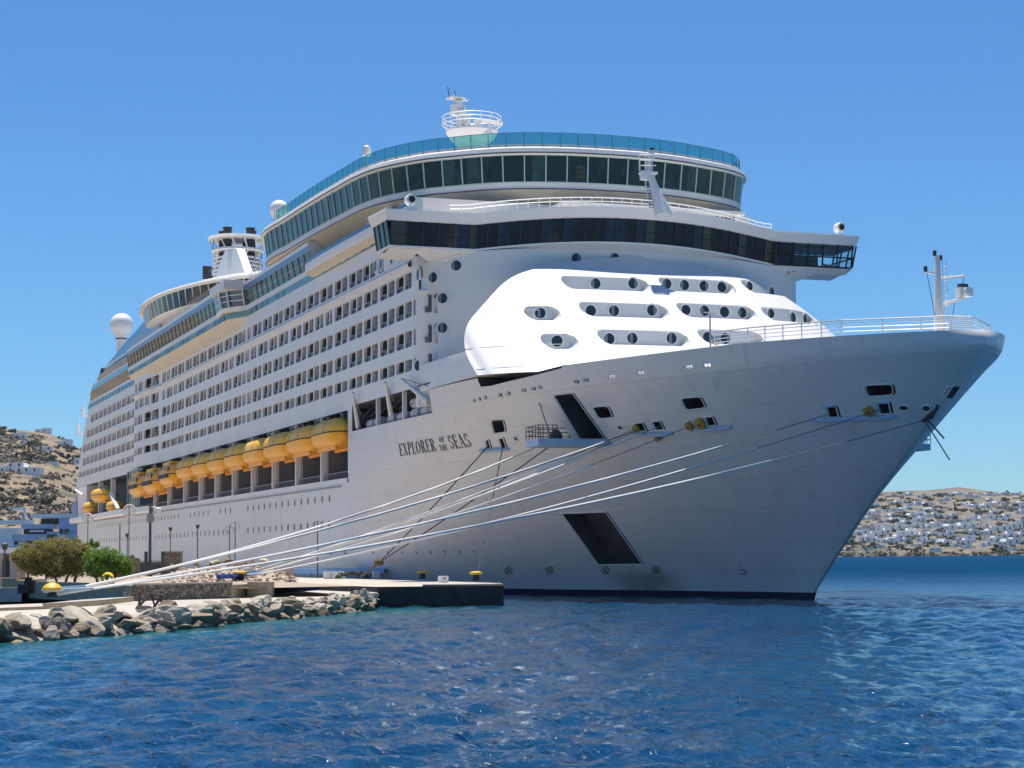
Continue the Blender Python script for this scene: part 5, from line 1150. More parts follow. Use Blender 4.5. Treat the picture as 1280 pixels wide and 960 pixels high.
while u_ < arc_[-1] - .3:
    x_ = u_ / arc_[-1]; big = lerp(.92, .66, x_)
    for k_, (v_, h, rr) in enumerate(((.05, .08, .85), (.95, .42, 1.0), (2.0, .78, .95), (3.3, .98, .7))):
        if k_ == 3 and rng.random() < .4: continue
        r_ = big * rr * rng.choice((rng.uniform(.5, .9), rng.uniform(.8, 1.45))); p = shore_pt(u_ + rng.uniform(-.45, .45), v_ + rng.uniform(-.3, .3))
        col = rng.choice(('brown', 'brown', 'grey', 'grey') if k_ == 0 else ('grey', 'grey', 'pale', 'brown') if k_ == 1 else ('pale', 'grey', 'pale', 'brown'))
        o = add_rock((p[0], p[1], h + rng.uniform(-.1, .12)), r_, col, rng.uniform(.6, 1.0)); rock_rows.append((k_, u_, o, col, r_))
    u_ += rng.uniform(1.05, 1.45) * big
p = at_h(97, 771, .9); o = add_rock((p[0], p[1], .55), 1.7, 'pale', .8, .4); rock_rows.append((1, 0, o, 'huge pale', 1.7))
for x, y, h, r_, c_, k_ in ((44, 788, .35, .8, 'grey', 0), (52, 780, .6, .9, 'pale', 1), (36, 795, .15, .7, 'brown', 0), (60, 790, .2, .6, 'brown', 0), (66, 775, .8, .7, 'grey', 1)):
    p = at_h(x, y, h); o = add_rock(p, r_, c_, .8); rock_rows.append((k_, 0, o, c_, r_))
p = at_h(190, 748, 1.1); o = add_rock((p[0], p[1], 1.15), 1.15, 'pale', .8); rock_rows.append((3, 0, o, 'white sunlit', 1.1))
cnt = {}
for k_, uu, o, col, r_ in sorted(rock_rows, key=lambda q: (q[0], (np.array(q[2].location[:]) - CAM) @ RT / ((np.array(q[2].location[:]) - CAM) @ FW))):
    q_ = np.array(o.location[:]) - CAM
    if (q_ @ RT) / (q_ @ FW) * FPX + 640 < -r_ * FPX / 85:
        tag(o, 'boulder of the shore bank beyond the left edge of the view', 'boulder', 'boulders beyond the left edge'); continue
    rowname = ('in the waterline row', 'in the row above the waterline', 'in the upper row of the bank', 'loose on top of the bank')[k_]
    sz = 'small' if r_ < .65 else 'large' if r_ > 1.05 else 'mid-sized'; key = (sz, col, k_); cnt[key] = cnt.get(key, 0) + 1; c_ = cnt[key]
    od = ordn[c_ - 1] if c_ <= 10 else ordn[c_ - 11] + ' past ten' if c_ <= 20 else ordn[c_ - 21] + ' past twenty' if c_ <= 30 else ordn[(c_ - 31) % 10] + ' past thirty'
    tag(o, f'{sz} {col} boulder {rowname}, {od} from the left', 'boulder', 'boulders of the shore bank')
# rubble behind the wall and boulders on its crest
rb = MB(); PINK = mat('crushed_stone', (.46, .36, .28), .95, noise=(3, .3, (.30, .22, .16)), bump=(8, .6, .05))
gx = np.linspace(196, 372, 60); 
rows_ = []
for z_, hh in ((150, 1.55), (156, 2.05), (163, 2.45), (170, 2.6), (178, 2.3), (186, 1.55)):
    rows_.append([tuple(at_z(x, 700, z_)[:2]) + (1.55 + (hh - 1.55) * float(sm_(x, 196, 232) * (1 - sm_(x, 335, 372))) * rng.uniform(.75, 1.15),) for x in gx])
rb.grid(np.array(rows_)); o = rb.build('rubble_heap', PINK, None, 20, 'stuff'); tag(o, 'heap of crushed beige stone behind the quay wall', 'rubble')
rch = MB(); 
for i in range(420):
    x, z_ = rng.uniform(205, 368), rng.uniform(149, 176); p = at_z(x, 700, z_); top_ = 1.55 + float(I(z_, [150, 156, 163, 170, 186], [0, .5, .9, 1.05, 0])) * float(sm_(x, 196, 232) * (1 - sm_(x, 335, 372)))
    r_ = rng.uniform(.12, .34); q_ = [Vector((rng.gauss(0, 1), rng.gauss(0, 1), rng.gauss(0, .8))).normalized() * r_ * rng.uniform(.7, 1.1) for _ in range(9)]
    bm = bmesh.new(); [bm.verts.new((p[0] + v.x, p[1] + v.y, top_ + v.z * .8 + .05)) for v in q_]; bmesh.ops.convex_hull(bm, input=bm.verts); bm.verts.index_update()
    rch.add([v.co[:] for v in bm.verts], [tuple(v.index for v in f.verts) for f in bm.faces], rng.choice((0, 0, 1))); bm.free()
tag(rch.build('broken_stone', [PINK, RK['pale']], None, kind='stuff'), 'loose broken stones scattered over the rubble heap', 'rubble')
for i, (x, y, rp, col) in enumerate(((247, 706, 7, 'grey'), (262, 707, 6, 'brown'), (269, 704, 9, 'pale'), (285, 703, 9, 'brown'), (297, 705, 8, 'pale'), (310, 703, 9, 'brown'), (319, 706, 6, 'brown'), (328, 702, 9, 'pale'), (338, 719, 5, 'pale'), (233, 715, 5, 'pale'))):
    p = at_z(x, y, 172); o = add_rock(p, rp * 172 / FPX, col, .85); tag(o, f'{["large","small"][rp < 7]} {col} boulder on the rubble heap, {ordn[i]} from the left' if y < 712 else ('pale block at the right foot of the rubble heap' if x > 300 else 'pale stone low at the left of the rubble heap'), 'boulder', 'boulders on the rubble heap')
m = MB(); p = at_z(358, 716, 172); m.box((p[0] - .7, p[1] - .55, 1.5), (p[0] + .5, p[1] + .55, 2.55)); tag(m.build('concrete_cube', CONC), 'pale concrete cube on the quay right of the rubble heap', 'block')

# ---- bollards and mooring lines
def bollard(x, y, z, r, style, label, group=None):
    p = at_z(x, y, z); root = thing('bollard', label, 'bollard', tuple(p), group); m = MB()
    if style == 'cone':
        m.lathe((0, 0, 0), [(r * .8, 0), (r * .62, .1), (r * .55, .32)], 14); m.build('base', BLK, root, 40); m = MB()
        m.lathe((0, 0, 0), [(r * .55, .3), (r * 1.2, .36), (r * 1.25, .5), (r * .9, .66), (r * .3, .78)], 14); m.build('head', YEL, root, 40)
    else:
        m.lathe((0, 0, 0), [(r * .7, 0), (r * .5, .15), (r * .5, .45)], 12); m.build('base', BLK, root, 40); m = MB()
        m.lathe((0, 0, 0), [(r * .5, .43), (r * 1.0, .48), (r * 1.0, .6), (r * .5, .68)], 12); m.build('head', YEL, root, 40)
    return p
BA = bollard(300.5, 724.5, 152, .62, 'round', 'yellow capped bollard at the rubble heap, holding a fan of white lines')
BB = bollard(65, 746, 103, .42, 'cone', 'conical yellow bollard on the left mooring platform, holding four white lines')
m = MB(); p = BA + (0, 0, .1); rng2 = random.Random(5)
for i in range(6): a = rng2.uniform(0, 6.3); m.tube([p + (rng2.uniform(-.9, .3) + .5 * cos(g), 1.2 + 1.0 * sin(g + a) * .8, .06 + .05 * i) for g in np.linspace(0, 6.3, 14)], .06, 5)
tag(m.build('rope_coil', ROPEB), 'tangled blue rope lying left of the yellow bollard by the rubble', 'rope')
for (x, y, lab) in ((528, 723.5, 'rusty yellow bollard on the pier, left of the white box'), (595, 725.5, 'rusty yellow bollard near the pier end with a thin dark line made fast')):
    p = bollard(x, y, 158 if x < 560 else 142, .5, 'round', lab, 'rusty bollards on the pier')
BP = at_z(596, 722, 142)
def rope(a, b, sag, split, label, r=.078, near=ROPE, far=WIRE, eye=True, group='white bow mooring lines'):
    a, b = np.array(a), np.array(b); root = thing('mooring_line', label, 'mooring line', tuple(a), group)
    f = np.linspace(0, 1, 25); pts = [lerp(a, b, t) - a - np.array([0, 0, sag * 4 * t * (1 - t)]) for t in f]
    k_ = max(2, int(split * 24) + 1); m = MB(); m.tube(pts[:k_], r, 6); m.build('rope', near, root, 60)
    if split < 1: m = MB(); m.tube(pts[k_ - 1:], r * .42, 5); m.build('pennant', far, root, 60)
    if eye:
        m = MB(); m.tube([(.34 * cos(g), .34 * sin(g), .25) for g in np.linspace(0, 2 * pi, 13)], r * 1.1, 5); m.tube([(0, 0, .25), pts[1]], r * 1.15, 6); m.build('eye', mat('pale_blue_chafe_sleeve', (.35, .45, .55), .8) if 'CH' not in globals() else CH, root, 60)
    return root
CH = mat('chafe_sleeve_blue', (.35, .45, .55), .8)
def hp(x, y): return on_hull(x, y, .05)[0]
jit = lambda p, dx, dz: p + np.array([dx, dx * .4, dz])
rope(jit(BB, .0, .1), hp(677, 556), .9, .93, 'steepest white mooring line from the left bollard, ending at the boarding platform')
rope(jit(BB, .1, .18), hp(800, 536), .8, .93, 'white mooring line from the left bollard to the nearest round orange guard')
rope(jit(BB, .2, .05), hp(1036, 517), .9, .84, 'white mooring line from the left bollard to a fairlead far up the bow')
rope(jit(BB, .3, .12), hp(1158, 524), 1.0, .80, 'white mooring line from the left bollard to the stem, lowest across the anchor pocket')
rope(jit(BA, .0, .3), hp(796, 535), .5, .86, 'white mooring line from the rubble bollard, steepest of its fan, ending at the orange guard')
rope(jit(BA, .1, .22), hp(803, 536), .6, .88, 'white mooring line from the rubble bollard, right beside the steepest of its fan')
rope(jit(BA, .15, .35), hp(826, 532), .5, .97, 'white mooring line from the rubble bollard to the fairlead above the yellow float')
rope(jit(BA, .2, .2), hp(866, 531), .7, .82, 'white mooring line from the rubble bollard to the pair of orange guards')
rope(jit(BA, .25, .12), hp(1102, 511), .8, .86, 'white mooring line from the rubble bollard to the fairlead beside the far orange guard')
J = at_z(474, 703, 165); K = at_z(452, 720, 172)
rope(K, J, 0, 1, 'thick dark rope from the pier up to the dark knot', .12, ROPED, ROPED, False, 'dark breast lines')
rope(J, hp(611, 557), .15, 1, 'dark line from the knot up to the fairlead beside the ship name', .05, ROPED, ROPED, False, 'dark breast lines')
rope(J, hp(690, 556), .15, 1, 'dark line from the knot up behind the boarding platform', .05, ROPED, ROPED, False, 'dark breast lines')
rope(BP, hp(629, 558), .1, 1, 'thin dark line falling from the fairlead to the bollard near the pier end', .04, ROPED, ROPED, False, 'dark breast lines')
m = MB(); m.lathe(J, [(.1, -.35), (.4, -.2), (.45, .15), (.15, .4)], 8); tag(m.build('rope_knot', mat('tarred_knot', (.12, .09, .04), .9)), 'dark knot joining two dark mooring lines beside the hull', 'rope knot')
m = MB(); p = at_z(134, 724.5, 116); YR = mat('yellow_rope', (.78, .50, .02), .7)
for i in range(5): m.tube([p + np.array(_v) * (.33 * cos(g)) + np.array([0, 0, .32 * sin(g) + .02 * i]) + _u * (.05 * i) for g in np.linspace(0, 6.28, 11)], .07, 5)
m.tube([p + (0, 0, -.2), p + _v * .2 - (0, 0, .8)], .1, 5); m.tube([p - (0, 0, .3), p + _v * .6 - (0, 0, .35), p + _v * .62 - (0, 0, .6)], .07, 5)
tag(m.build('rope_lashing', YR), 'bright yellow rope lashing round the four white lines', 'rope')

# ---- small things on the quay
m = MB()
for (x0, x1, y0, y1, z) in ((30, 41.5, 726, 742, 107), (22, 33, 730.5, 742, 106.5), (31, 38, 722, 727, 107.2)):
    a, b_ = at_z(x0, y1, z), at_z(x1, y0, z); m.obox((a[0], a[1], a[2]), P3(_v[:2] * ((x1 - x0) * z / FPX), 0), P3(_u[:2] * .5, 0), (0, 0, (y1 - y0) * z / FPX))
tag(m.build('electrical_box', BLK), 'stacked black plastic boxes on the platform behind the yellow cone bollard', 'box')
LADM = mat('rusty_iron', (.06, .045, .04), .8); m = MB(); z = 96
for pts in ([(174, 740), (174.5, 788)], [(188.5, 742), (196, 765), (194, 778)], [(174, 757), (188, 742.5)], [(188.5, 742), (203, 744)], [(203, 744), (186, 768)], [(201, 746), (202, 754)], [(166, 768), (174, 756)], [(170, 784), (172, 770)], [(183, 758), (190, 772)], [(166, 766), (188, 770)]):
    m.tube([at_z(x, y, z + (.5 if x > 182 else 0)) for x, y in pts], .075, 5)
tag(m.build('ladder', LADM), 'rusty iron ladder frame standing among the shore rocks', 'ladder')
rs_b = MB(); p = at_z(554, 727, 150); rs_b.box((p[0] - .35, p[1] - .33, pier_top), (p[0] + .35, p[1] + .33, pier_top + .52), 0); rs_b.box((p[0] - .37, p[1] - .12, pier_top + .25), (p[0] - .345, p[1] + .12, pier_top + .42), 1)
tag(rs_b.build('white_box', [WT, GREY]), 'small white box on the pier between two rusty bollards', 'box')
aw = thing('shelter', 'long low shelter with a flat blue roof on the pier beside the hull', 'shelter', tuple(at_z(412, 720, 190)[:2]) + (pier_top,))
def rel(o, p): return np.array(p) - np.array(o.location[:])
a, b_ = at_z(345, 710.5, 196), at_z(480, 712, 184); zt = (a[2] + b_[2]) / 2; AB = (b_ - a) * (1, 1, 0)
m = MB(); m.obox(rel(aw, (a[0], a[1], zt - .1)), AB, P3(_u[:2] * 2.2, 0), (0, 0, .12)); m.obox(rel(aw, (a[0], a[1], zt - .42)), AB, P3(_u[:2] * .08, 0), (0, 0, .31)); m.build('roof', mat('blue_awning', (.20, .38, .66), .6), aw)
m = MB()
for f_ in np.linspace(0.02, .98, 7): q_ = a + AB * f_ + _u * .3; m.box(rel(aw, (q_[0] - .06, q_[1] - .06, pier_top)), rel(aw, (q_[0] + .06, q_[1] + .06, zt)))
m.build('post', GREY, aw)
for i, (x, y) in enumerate(((409, 718), (418, 718), (427, 718.5), (470, 719))):
    p = at_z(x, 722, 182); m = MB(); m.box((p[0] - .3, p[1] - .3, pier_top), (p[0] + .3, p[1] + .3, pier_top + .62)); m.box((p[0] - .33, p[1] - .33, pier_top + .62), (p[0] + .33, p[1] + .33, pier_top + .7)); tag(m.build('crate', WT), f'white crate under the blue roofed shelter, {ordn[i]} from the left', 'crate', 'white crates by the shelter')
m = MB(); p = at_z(440, 723, 178)
for i in range(9): m.tube([p + (rng.uniform(-.4, .4), 1.6 * cos(g) * rng.uniform(.7, 1), .1 + .35 * max(0, sin(g)) * rng.uniform(.8, 1.5)) for g in np.linspace(0, 3.1, 9)], .12, 5)
tag(m.build('net_pile', ROPED), 'dark heap of rope and net at the foot of the thick dark line', 'net')
def lamp(x, ytop, z, kind, label, col=None, group='lamp posts along the quay'):
    p = at_z(x, ytop, z); root = thing('street_lamp', label, 'street lamp', (p[0], p[1], 1.42 if p[1] < 35 else 1.6), group); H = p[2] - root.location.z
    m = MB(); r0 = .17 if kind == 'camera' else .07; m.lathe((0, 0, 0), [(r0 * 1.6, 0), (r0 * 1.5, .3), (r0, .4), (r0 * .8, H)], 8); m.build('pole', col or GREY, root, 40); m = MB(); V = np.array(_v)
    if kind == 'camera':
        m.tube([(0, 0, H - .2), V * .6 + (0, 0, H - .1)], .07, 5); m.lathe(V * .85 + (0, 0, H - .75), [(.1, 0), (.3, .1), (.34, .4), (.2, .6)], 10); m.build('lamp_head', WT, root, 40); m = MB(); m.box((-.3, -.35, H - 1.8), (.3, .35, H - .9)); m.build('control_box', GREY, root)
    elif kind == 'disc':
        k_ = 18; m.tube([V * (.62 * cos(g)) + np.array([0, 0, H - .62 + .62 * sin(g)]) for g in np.linspace(0, 2 * pi, k_)], .08, 5); m.add([V * (.5 * cos(g)) + _u * .02 + np.array([0, 0, H - .62 + .5 * sin(g)]) for g in np.linspace(0, 2 * pi, k_, endpoint=False)], [tuple(range(k_)), tuple(range(k_))[::-1]]); m.build('lamp_disc', WT, root, 40)
    elif kind == 'double':
        m.obox(-V * .75 + (0, 0, H - .1), V * 1.5, _u * .3, (0, 0, .12)); m.build('lamp_head', WT, root)
    elif kind == 'ring':
        m.tube([V * (.5 * cos(g)) + np.array([0, 0, H - .5 + .5 * sin(g)]) for g in np.linspace(0, 2 * pi, 17)], .035, 5); m.tube([V * .3 + (0, 0, H - .5), -V * .3 + (0, 0, H - .5)], .05, 4); m.tube([(0, 0, H - .8), (0, 0, H - .2)], .05, 4); m.build('lamp_ring', GREY, root)
    else:
        m.lathe((0, 0, H), [(.08, 0), (.2, .1), (.26, .5), (.08, .62)], 8); m.build('lantern', DSTEEL, root)
DP = mat('dark_pole', (.10, .095, .09), .6)
lamp(188, 632, 205, 'camera', 'thick dark pole with a floodlight and control box, tallest on the quay', DP)
lamp(161.5, 631, 200, 'disc', 'lamp post with a large white disc, left of the thick dark pole')
lamp(150, 655, 190, 'double', 'dark lamp post with a flat white double head, nearest the green bush', DP)
lamp(110, 642, 215, 'disc', 'lamp post with a pale disc rising behind the tamarisk tree')
lamp(159, 672, 230, 'lantern', 'thin lantern post half hidden behind the disc lamp post', DP)
lamp(213, 664, 240, 'lantern', 'thin dark lantern post just left of the brown stone gatehouse', DP)
lamp(247, 661, 235, 'lantern', 'thin lantern post standing alone right of the stone gatehouse', DP)
lamp(287, 657, 225, 'ring', 'ring topped lamp post, left and lower of the pair', DP)
lamp(294, 652.5, 222, 'ring', 'ring topped lamp post, right and taller of the pair', DP)
lamp(397, 651, 190, 'ring', 'ring topped lamp post beside the blue roofed shelter, behind the white lines', DP)
lamp(6, 688, 150, 'lantern', 'short dark post in front of the kiosk at the left edge', DP)
gt = thing('gatehouse', 'square brown stone gatehouse with a small yellow sign by the hull', 'gatehouse', P3(at_z(215, 700, 215)[:2], 1.6))
m = MB(); V3, U3 = np.array(_v), np.array(_u); wd = 19 * 215 / FPX; m.obox(-V3 * wd / 2, V3 * wd, U3 * 2, (0, 0, 2.6)); m.build('wall', STONE, gt); m = MB(); m.obox(-V3 * (wd / 2 + .1) - U3 * .1 + (0, 0, 2.6), V3 * (wd + .2), U3 * 2.2, (0, 0, .14)); m.build('roof', CONCD, gt)
m = MB(); m.obox(-V3 * .2 - U3 * .04 + (0, 0, 1.0), V3 * .36, U3 * .03, (0, 0, .36)); m.build('sign', mat('sign_yellow', (.7, .6, .2), .5), gt)
fe = thing('iron_fence', 'dark iron fence with tall posts between the green bush and the gatehouse', 'fence', P3(at_z(172, 700, 212)[:2], 1.6))
for x in (182.5, 203.5): m = MB(); q_ = rel(fe, at_z(x, 700, 212)) * (1, 1, 0); m.box(q_ - (.18, .18, 0), q_ + (.18, .18, 2.7)); m.build('post', DSTEEL, fe)
m = MB()
for x in np.arange(172, 203, 1.1): q_ = rel(fe, at_z(x, 700, 212)) * (1, 1, 0); m.box(q_ - (.025, .025, 0), q_ + (.025, .025, 1.5 + .3 * abs(sin(x))))
for z in (.2, 1.3): m.tube([rel(fe, at_z(172, 700, 212)) * (1, 1, 0) + (0, 0, z), rel(fe, at_z(203, 700, 212)) * (1, 1, 0) + (0, 0, z)], .03, 4)
m.build('bars', DSTEEL, fe)
def car(x, z, col, label):
    root = thing('parked_car', label, 'car', P3(at_z(x, 700, z)[:2], 1.6), 'cars parked behind the iron fence'); m = MB()
    prof = [(-2.1, .35), (-2.1, .8), (-1.5, .95), (-.9, 1.45), (.6, 1.48), (1.3, 1.0), (2.0, .85), (2.1, .35)]
    m.prism([V3 * a - U3 * .8 + (0, 0, h) for a, h in prof], U3 * 1.6); m.build('body', col, root); m = MB()
    m.prism([V3 * a - U3 * .82 + (0, 0, h) for a, h in ((-1.3, .98), (-.8, 1.38), (.5, 1.4), (1.05, 1.0))], U3 * 1.64); m.build('window', GLS, root)
    for a in (-1.3, 1.3):
        for b_ in (-.8, .62): m = MB(); m.lathe(V3 * a + U3 * b_ + (0, 0, .33), [(.05, 0), (.33, 0), (.33, .18), (.05, .18)], 14, 0, V3, (0, 0, 1), U3); m.build('wheel', BLK, root, 40)
car(178, 222, mat('car_navy', (.02, .03, .06), .25), 'dark navy car behind the iron fence, left of the thick pole')
car(193, 224, mat('car_black', (.015, .015, .018), .25), 'black car behind the iron fence, right of the thick pole')
hu = thing('stone_hut', 'flat roofed stone hut behind the bright green bush', 'hut', P3(at_z(145, 700, 200)[:2], 1.6)); m = MB(); m.obox(-V3 * 2.6, V3 * 4.6, U3 * 3, (0, 0, 1.9)); m.obox(V3 * 1.2 - U3 * .3, V3 * 1.1, U3 * 1, (0, 0, 2.0)); m.build('wall', STONE, hu); m = MB(); m.obox(-V3 * 2.8 - U3 * .4 + (0, 0, 2.02), V3 * 4.2, U3 * 3.4, (0, 0, .18)); m.build('roof', mat('hut_dark_roof', (.06, .05, .045), .8), hu)
m = MB(); p = at_z(169, 700, 195); m.tube([(p[0], p[1], 1.6), np.array([p[0], p[1], 3.9]) - V3 * .35], .17, 6); m.tube([np.array([p[0], p[1], 1.6]) + V3 * .3, np.array([p[0], p[1], 2.4]) + V3 * .3], .15, 6); tag(m.build('wooden_post', mat('rusty_brown', (.22, .12, .07), .8)), 'leaning brown post right of the bright green bush', 'post')
ki = thing('kiosk', 'white roofed kiosk cut off by the left edge of the view', 'kiosk', P3(at_z(5, 700, 160)[:2], 1.6)); m = MB(); m.obox(-V3 * 4 - U3 * .4 + (0, 0, 2.05 + .45), V3 * 5.6, U3 * 4, (0, 0, .48)); m.build('roof', WT, ki)
m = MB(); m.obox(V3 * .5, V3 * .6, U3 * 3, (0, 0, 2.5)); m.obox(-V3 * 3.6 + U3 * .4, V3 * 3.4, U3 * 2.4, (0, 0, 2.4)); m.build('wall', mat('kiosk_plaster', (.42, .39, .34), .8), ki); m = MB(); m.obox(-V3 * .2 + U3 * .3, V3 * .6, U3 * .1, (0, 0, 1.9)); m.build('door', GLS, ki)
for i, (x, y, z, wd, hh) in enumerate(((18, 733, 125, 1.6, .55), (8, 728, 135, 2.4, .5), (35, 726, 140, 1.8, .45))):
    m = MB(); p = at_z(x, 700, z); m.obox(P3(p[:2] - _v[:2] * wd / 2, 1.6), V3 * wd, U3 * 1.2, (0, 0, hh)); m.obox(P3(p[:2] - _v[:2] * wd / 2, 1.6 + hh), V3 * wd * .6, U3 * .6, (0, 0, .18)); tag(m.build('timber_stack', mat('sawn_timber', (.48, .34, .2), .8)), f'stack of tan timber and slabs on the quay, {["nearest of three", "against the left edge", "farthest, beside the tamarisk"][i]}', 'timber', 'timber stacks on the quay')

# ---- tamarisk trees
def leaf_mat(name, c1, c2):
    m = mat(name, c1, .7); n = m.node_tree; b = n.nodes['Principled BSDF']; g = n.nodes.new('ShaderNodeNewGeometry'); r = n.nodes.new('ShaderNodeValToRGB')
    r.color_ramp.elements[0].color = (*c2, 1); r.color_ramp.elements[1].color = (*c1, 1); n.links.new(g.outputs['Random Per Island'], r.inputs[0]); n.links.new(r.outputs[0], b.inputs['Base Color'])
    b.inputs['Subsurface Weight'].default_value = 0
    tr = n.nodes.new('ShaderNodeBsdfTranslucent'); n.links.new(r.outputs[0], tr.inputs[0]); ms_ = n.nodes.new('ShaderNodeMixShader'); ms_.inputs[0].default_value = .5
    n.links.new(b.outputs[0], ms_.inputs[1]); n.links.new(tr.outputs[0], ms_.inputs[2]); n.links.new(ms_.outputs[0], n.nodes['Material Output'].inputs[0]); return m
OLIVE = leaf_mat('tamarisk_leaf', (.42, .37, .11), (.17, .165, .05)); BRIGHT = leaf_mat('bush_leaf', (.25, .40, .05), (.08, .17, .02)); BARK = mat('bark', (.13, .10, .075), .9, noise=(5, .3, (.06, .045, .035)))
def tree(name, label, base, blobs, leaf, n_leaf, lsz, trunks):
    root = thing(name, label, 'tree', tuple(base)); m = MB(); r = random.Random(int(abs(base[0] * 7)))
    for (a, b_) in trunks:
        q_ = [np.array([0, 0, 0]) + np.array(a) * (1, 1, 0), lerp(np.array(a), np.array(b_), .5) + (r.uniform(-.1, .1), r.uniform(-.1, .1), 0), np.array(b_)]; m.tube(q_, .13, 6, 0, .05)
        for _ in range(3): m.tube([lerp(q_[1], q_[2], r.random()), q_[2] + (r.uniform(-.6, .6), r.uniform(-.6, .6), r.uniform(.1, .5))], .05, 4, 0, .02)
    m.build('trunk', BARK, root, 40); m = MB()
    # clumps first, then leaves in each clump, leaving gaps between clumps
    for (c, rx, ry, rz) in blobs:
        for _ in range(int(85 * rx)):
            d = Vector((r.gauss(0, 1), r.gauss(0, 1), r.gauss(0, 1))).normalized() * (r.random() ** .3)
            cc = np.array(c) + np.array([d.x * rx, d.y * ry, d.z * rz]); cr_ = r.uniform(.16, .4) * min(1.2, rx)
            for _ in range(n_leaf):
                e = Vector((r.gauss(0, 1), r.gauss(0, 1), r.gauss(0, .8))) * cr_ * .55; p = cc + np.array(e[:])
                a = Vector((r.gauss(0, 1), r.gauss(0, 1), r.gauss(0, 1) + .5)).normalized(); b2 = a.cross(Vector((r.gauss(0, 1), r.gauss(0, 1), r.gauss(0, 1)))).normalized(); s_ = lsz * r.uniform(.6, 1.4)
                m.add([p - np.array(b2) * s_ * .35, p + np.array(a) * s_, p + np.array(b2) * s_ * .35, p - np.array(a) * s_ * .5], [(0, 1, 2, 3)])
    m.build('crown', leaf, root); return root
tb = at_z(66, 700, 140); tb[2] = 1.6; sc_ = 140 / FPX
def blob(x, y, rx, ry, dz=0): p = at_z(x, y, 140 + dz); return (p - tb, rx * sc_, rx * sc_ * .9, ry * sc_)
tree('tamarisk_tree', 'wide olive green tamarisk tree with several stems behind the concrete wall', tb, [blob(36, 694, 19, 14), blob(55, 689, 19, 14), blob(73, 685, 19, 13, 1), blob(92, 687, 17, 14), blob(99, 700, 14, 15), blob(60, 704, 20, 13), blob(29, 702, 13, 11), blob(83, 707, 18, 12), blob(45, 710, 17, 8), blob(70, 712, 18, 8), blob(97, 712, 13, 9), blob(22, 696, 8, 8), blob(105, 690, 9, 10)], OLIVE, 34, .10,
     [((_v * a).tolist(), (_v * (a + b_) + (0, 0, 1.1)).tolist()) for a, b_ in ((-1.6, -.3), (-.6, .2), (.4, -.2), (.9, .5), (1.6, .2))])
tb = at_z(136, 700, 136); tb[2] = 1.6; sc_ = 136 / FPX
def blob(x, y, rx, ry, dz=0): p = at_z(x, y, 136 + dz); return (p - tb, rx * sc_, rx * sc_ * .9, ry * sc_)
tree('round_bush', 'bright green rounded bush to the right of the olive tamarisk', tb, [blob(119, 701, 15, 13), blob(136, 698, 16, 12), blob(150, 706, 14, 11), blob(130, 712, 20, 10), blob(114, 710, 8, 10), blob(157, 712, 8, 7)], BRIGHT, 34, .11, [((_v * a).tolist(), (_v * (a + b_) + (0, 0, .9)).tolist()) for a, b_ in ((-.7, -.3), (-.2, .3), (.3, .3))])
tb = at_z(116, 700, 205); tb[2] = 1.6; sc_ = 205 / FPX
def blob(x, y, rx, ry, dz=0): p = at_z(x, y, 205 + dz); return (p - tb, rx * sc_, rx * sc_ * .9, ry * sc_)
tree('small_tree', 'small dark green tree against the stern of the ship', tb, [blob(114, 679, 4, 6), blob(120, 682, 5, 5), blob(108, 682, 4, 4)], BRIGHT, 16, .12, [([0, 0, 0], [.1, 0, 1.8])])

# ---- yacht and boat beyond the stern
YW = mat('yacht_white', (.80, .80, .78), .3); YB = mat('yacht_pale_blue', (.34, .48, .66), .3)  # blue on the yacht's sides is their shade, put into the colour
yz = 560; y0 = at_z(50, 690, yz); ya = thing('motor_yacht', 'pale blue motor yacht with a white top deck moored past the ship\'s stern', 'yacht', (y0[0], y0[1], 0))
def ybox(mb, x0, x1, yt, yb, d0, d1, m=0):
    a, b_ = at_z(x0, yb, yz), at_z(x1, yt, yz); mb.obox(rel(ya, (a[0], a[1], a[2])) + _u * d0, V3 * ((x1 - x0) * yz / FPX), U3 * (d1 - d0), (0, 0, b_[2] - a[2]), m)
m = MB(); ybox(m, 8, 100, 681, 703, 0, 8); a = at_z(8, 703, yz); m.prism([rel(ya, at_z(8, y, yz)) for y in (703, 681)] + [rel(ya, at_z(2, 690, yz))], U3 * 8); m.build('hull', YB, ya)
m = MB(); ybox(m, 15, 60, 667.5, 676, .3, 7.6); ybox(m, 58, 100, 664, 681, .2, 7.7); m.build('main_deck', YB, ya)
m = MB(); ybox(m, 26, 66, 655, 661, .5, 7.4); ybox(m, 73, 100, 647, 664, .4, 7.5); m.build('upper_deck', YB, ya)
m = MB(); ybox(m, 38, 100, 642, 647.5, .2, 7.7); m.build('top_deck', YW, ya)
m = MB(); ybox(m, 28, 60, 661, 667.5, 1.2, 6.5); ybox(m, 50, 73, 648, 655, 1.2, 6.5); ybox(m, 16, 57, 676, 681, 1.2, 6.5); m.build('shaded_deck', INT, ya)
for (x0, x1, a, b_) in ((74, 78.5, 661, 667), (80.5, 85.5, 661, 667), (58.5, 70, 668, 677)): m = MB(); ybox(m, x0, x1, a, b_, .05, .3); m.build('window', GLS, ya)
m = MB(); ybox(m, 36, 54, 662.5, 665, .6, 1.1); ybox(m, 22, 32, 677, 680, .6, 1.1); m.build('lounge_bench', YW, ya)
y1 = at_z(15, 690, 620); yb2 = thing('motor_boat', 'white boat with an antenna arch behind the pale blue yacht', 'boat', (y1[0], y1[1], 0)); zq = yz; yz = 620
def ybox2(mb, x0, x1, yt, yb, d0, d1):
    a, b_ = at_z(x0, yb, 620), at_z(x1, yt, 620); mb.obox(rel(yb2, (a[0], a[1], a[2])) + _u * d0, V3 * ((x1 - x0) * 620 / FPX), U3 * (d1 - d0), (0, 0, b_[2] - a[2]))
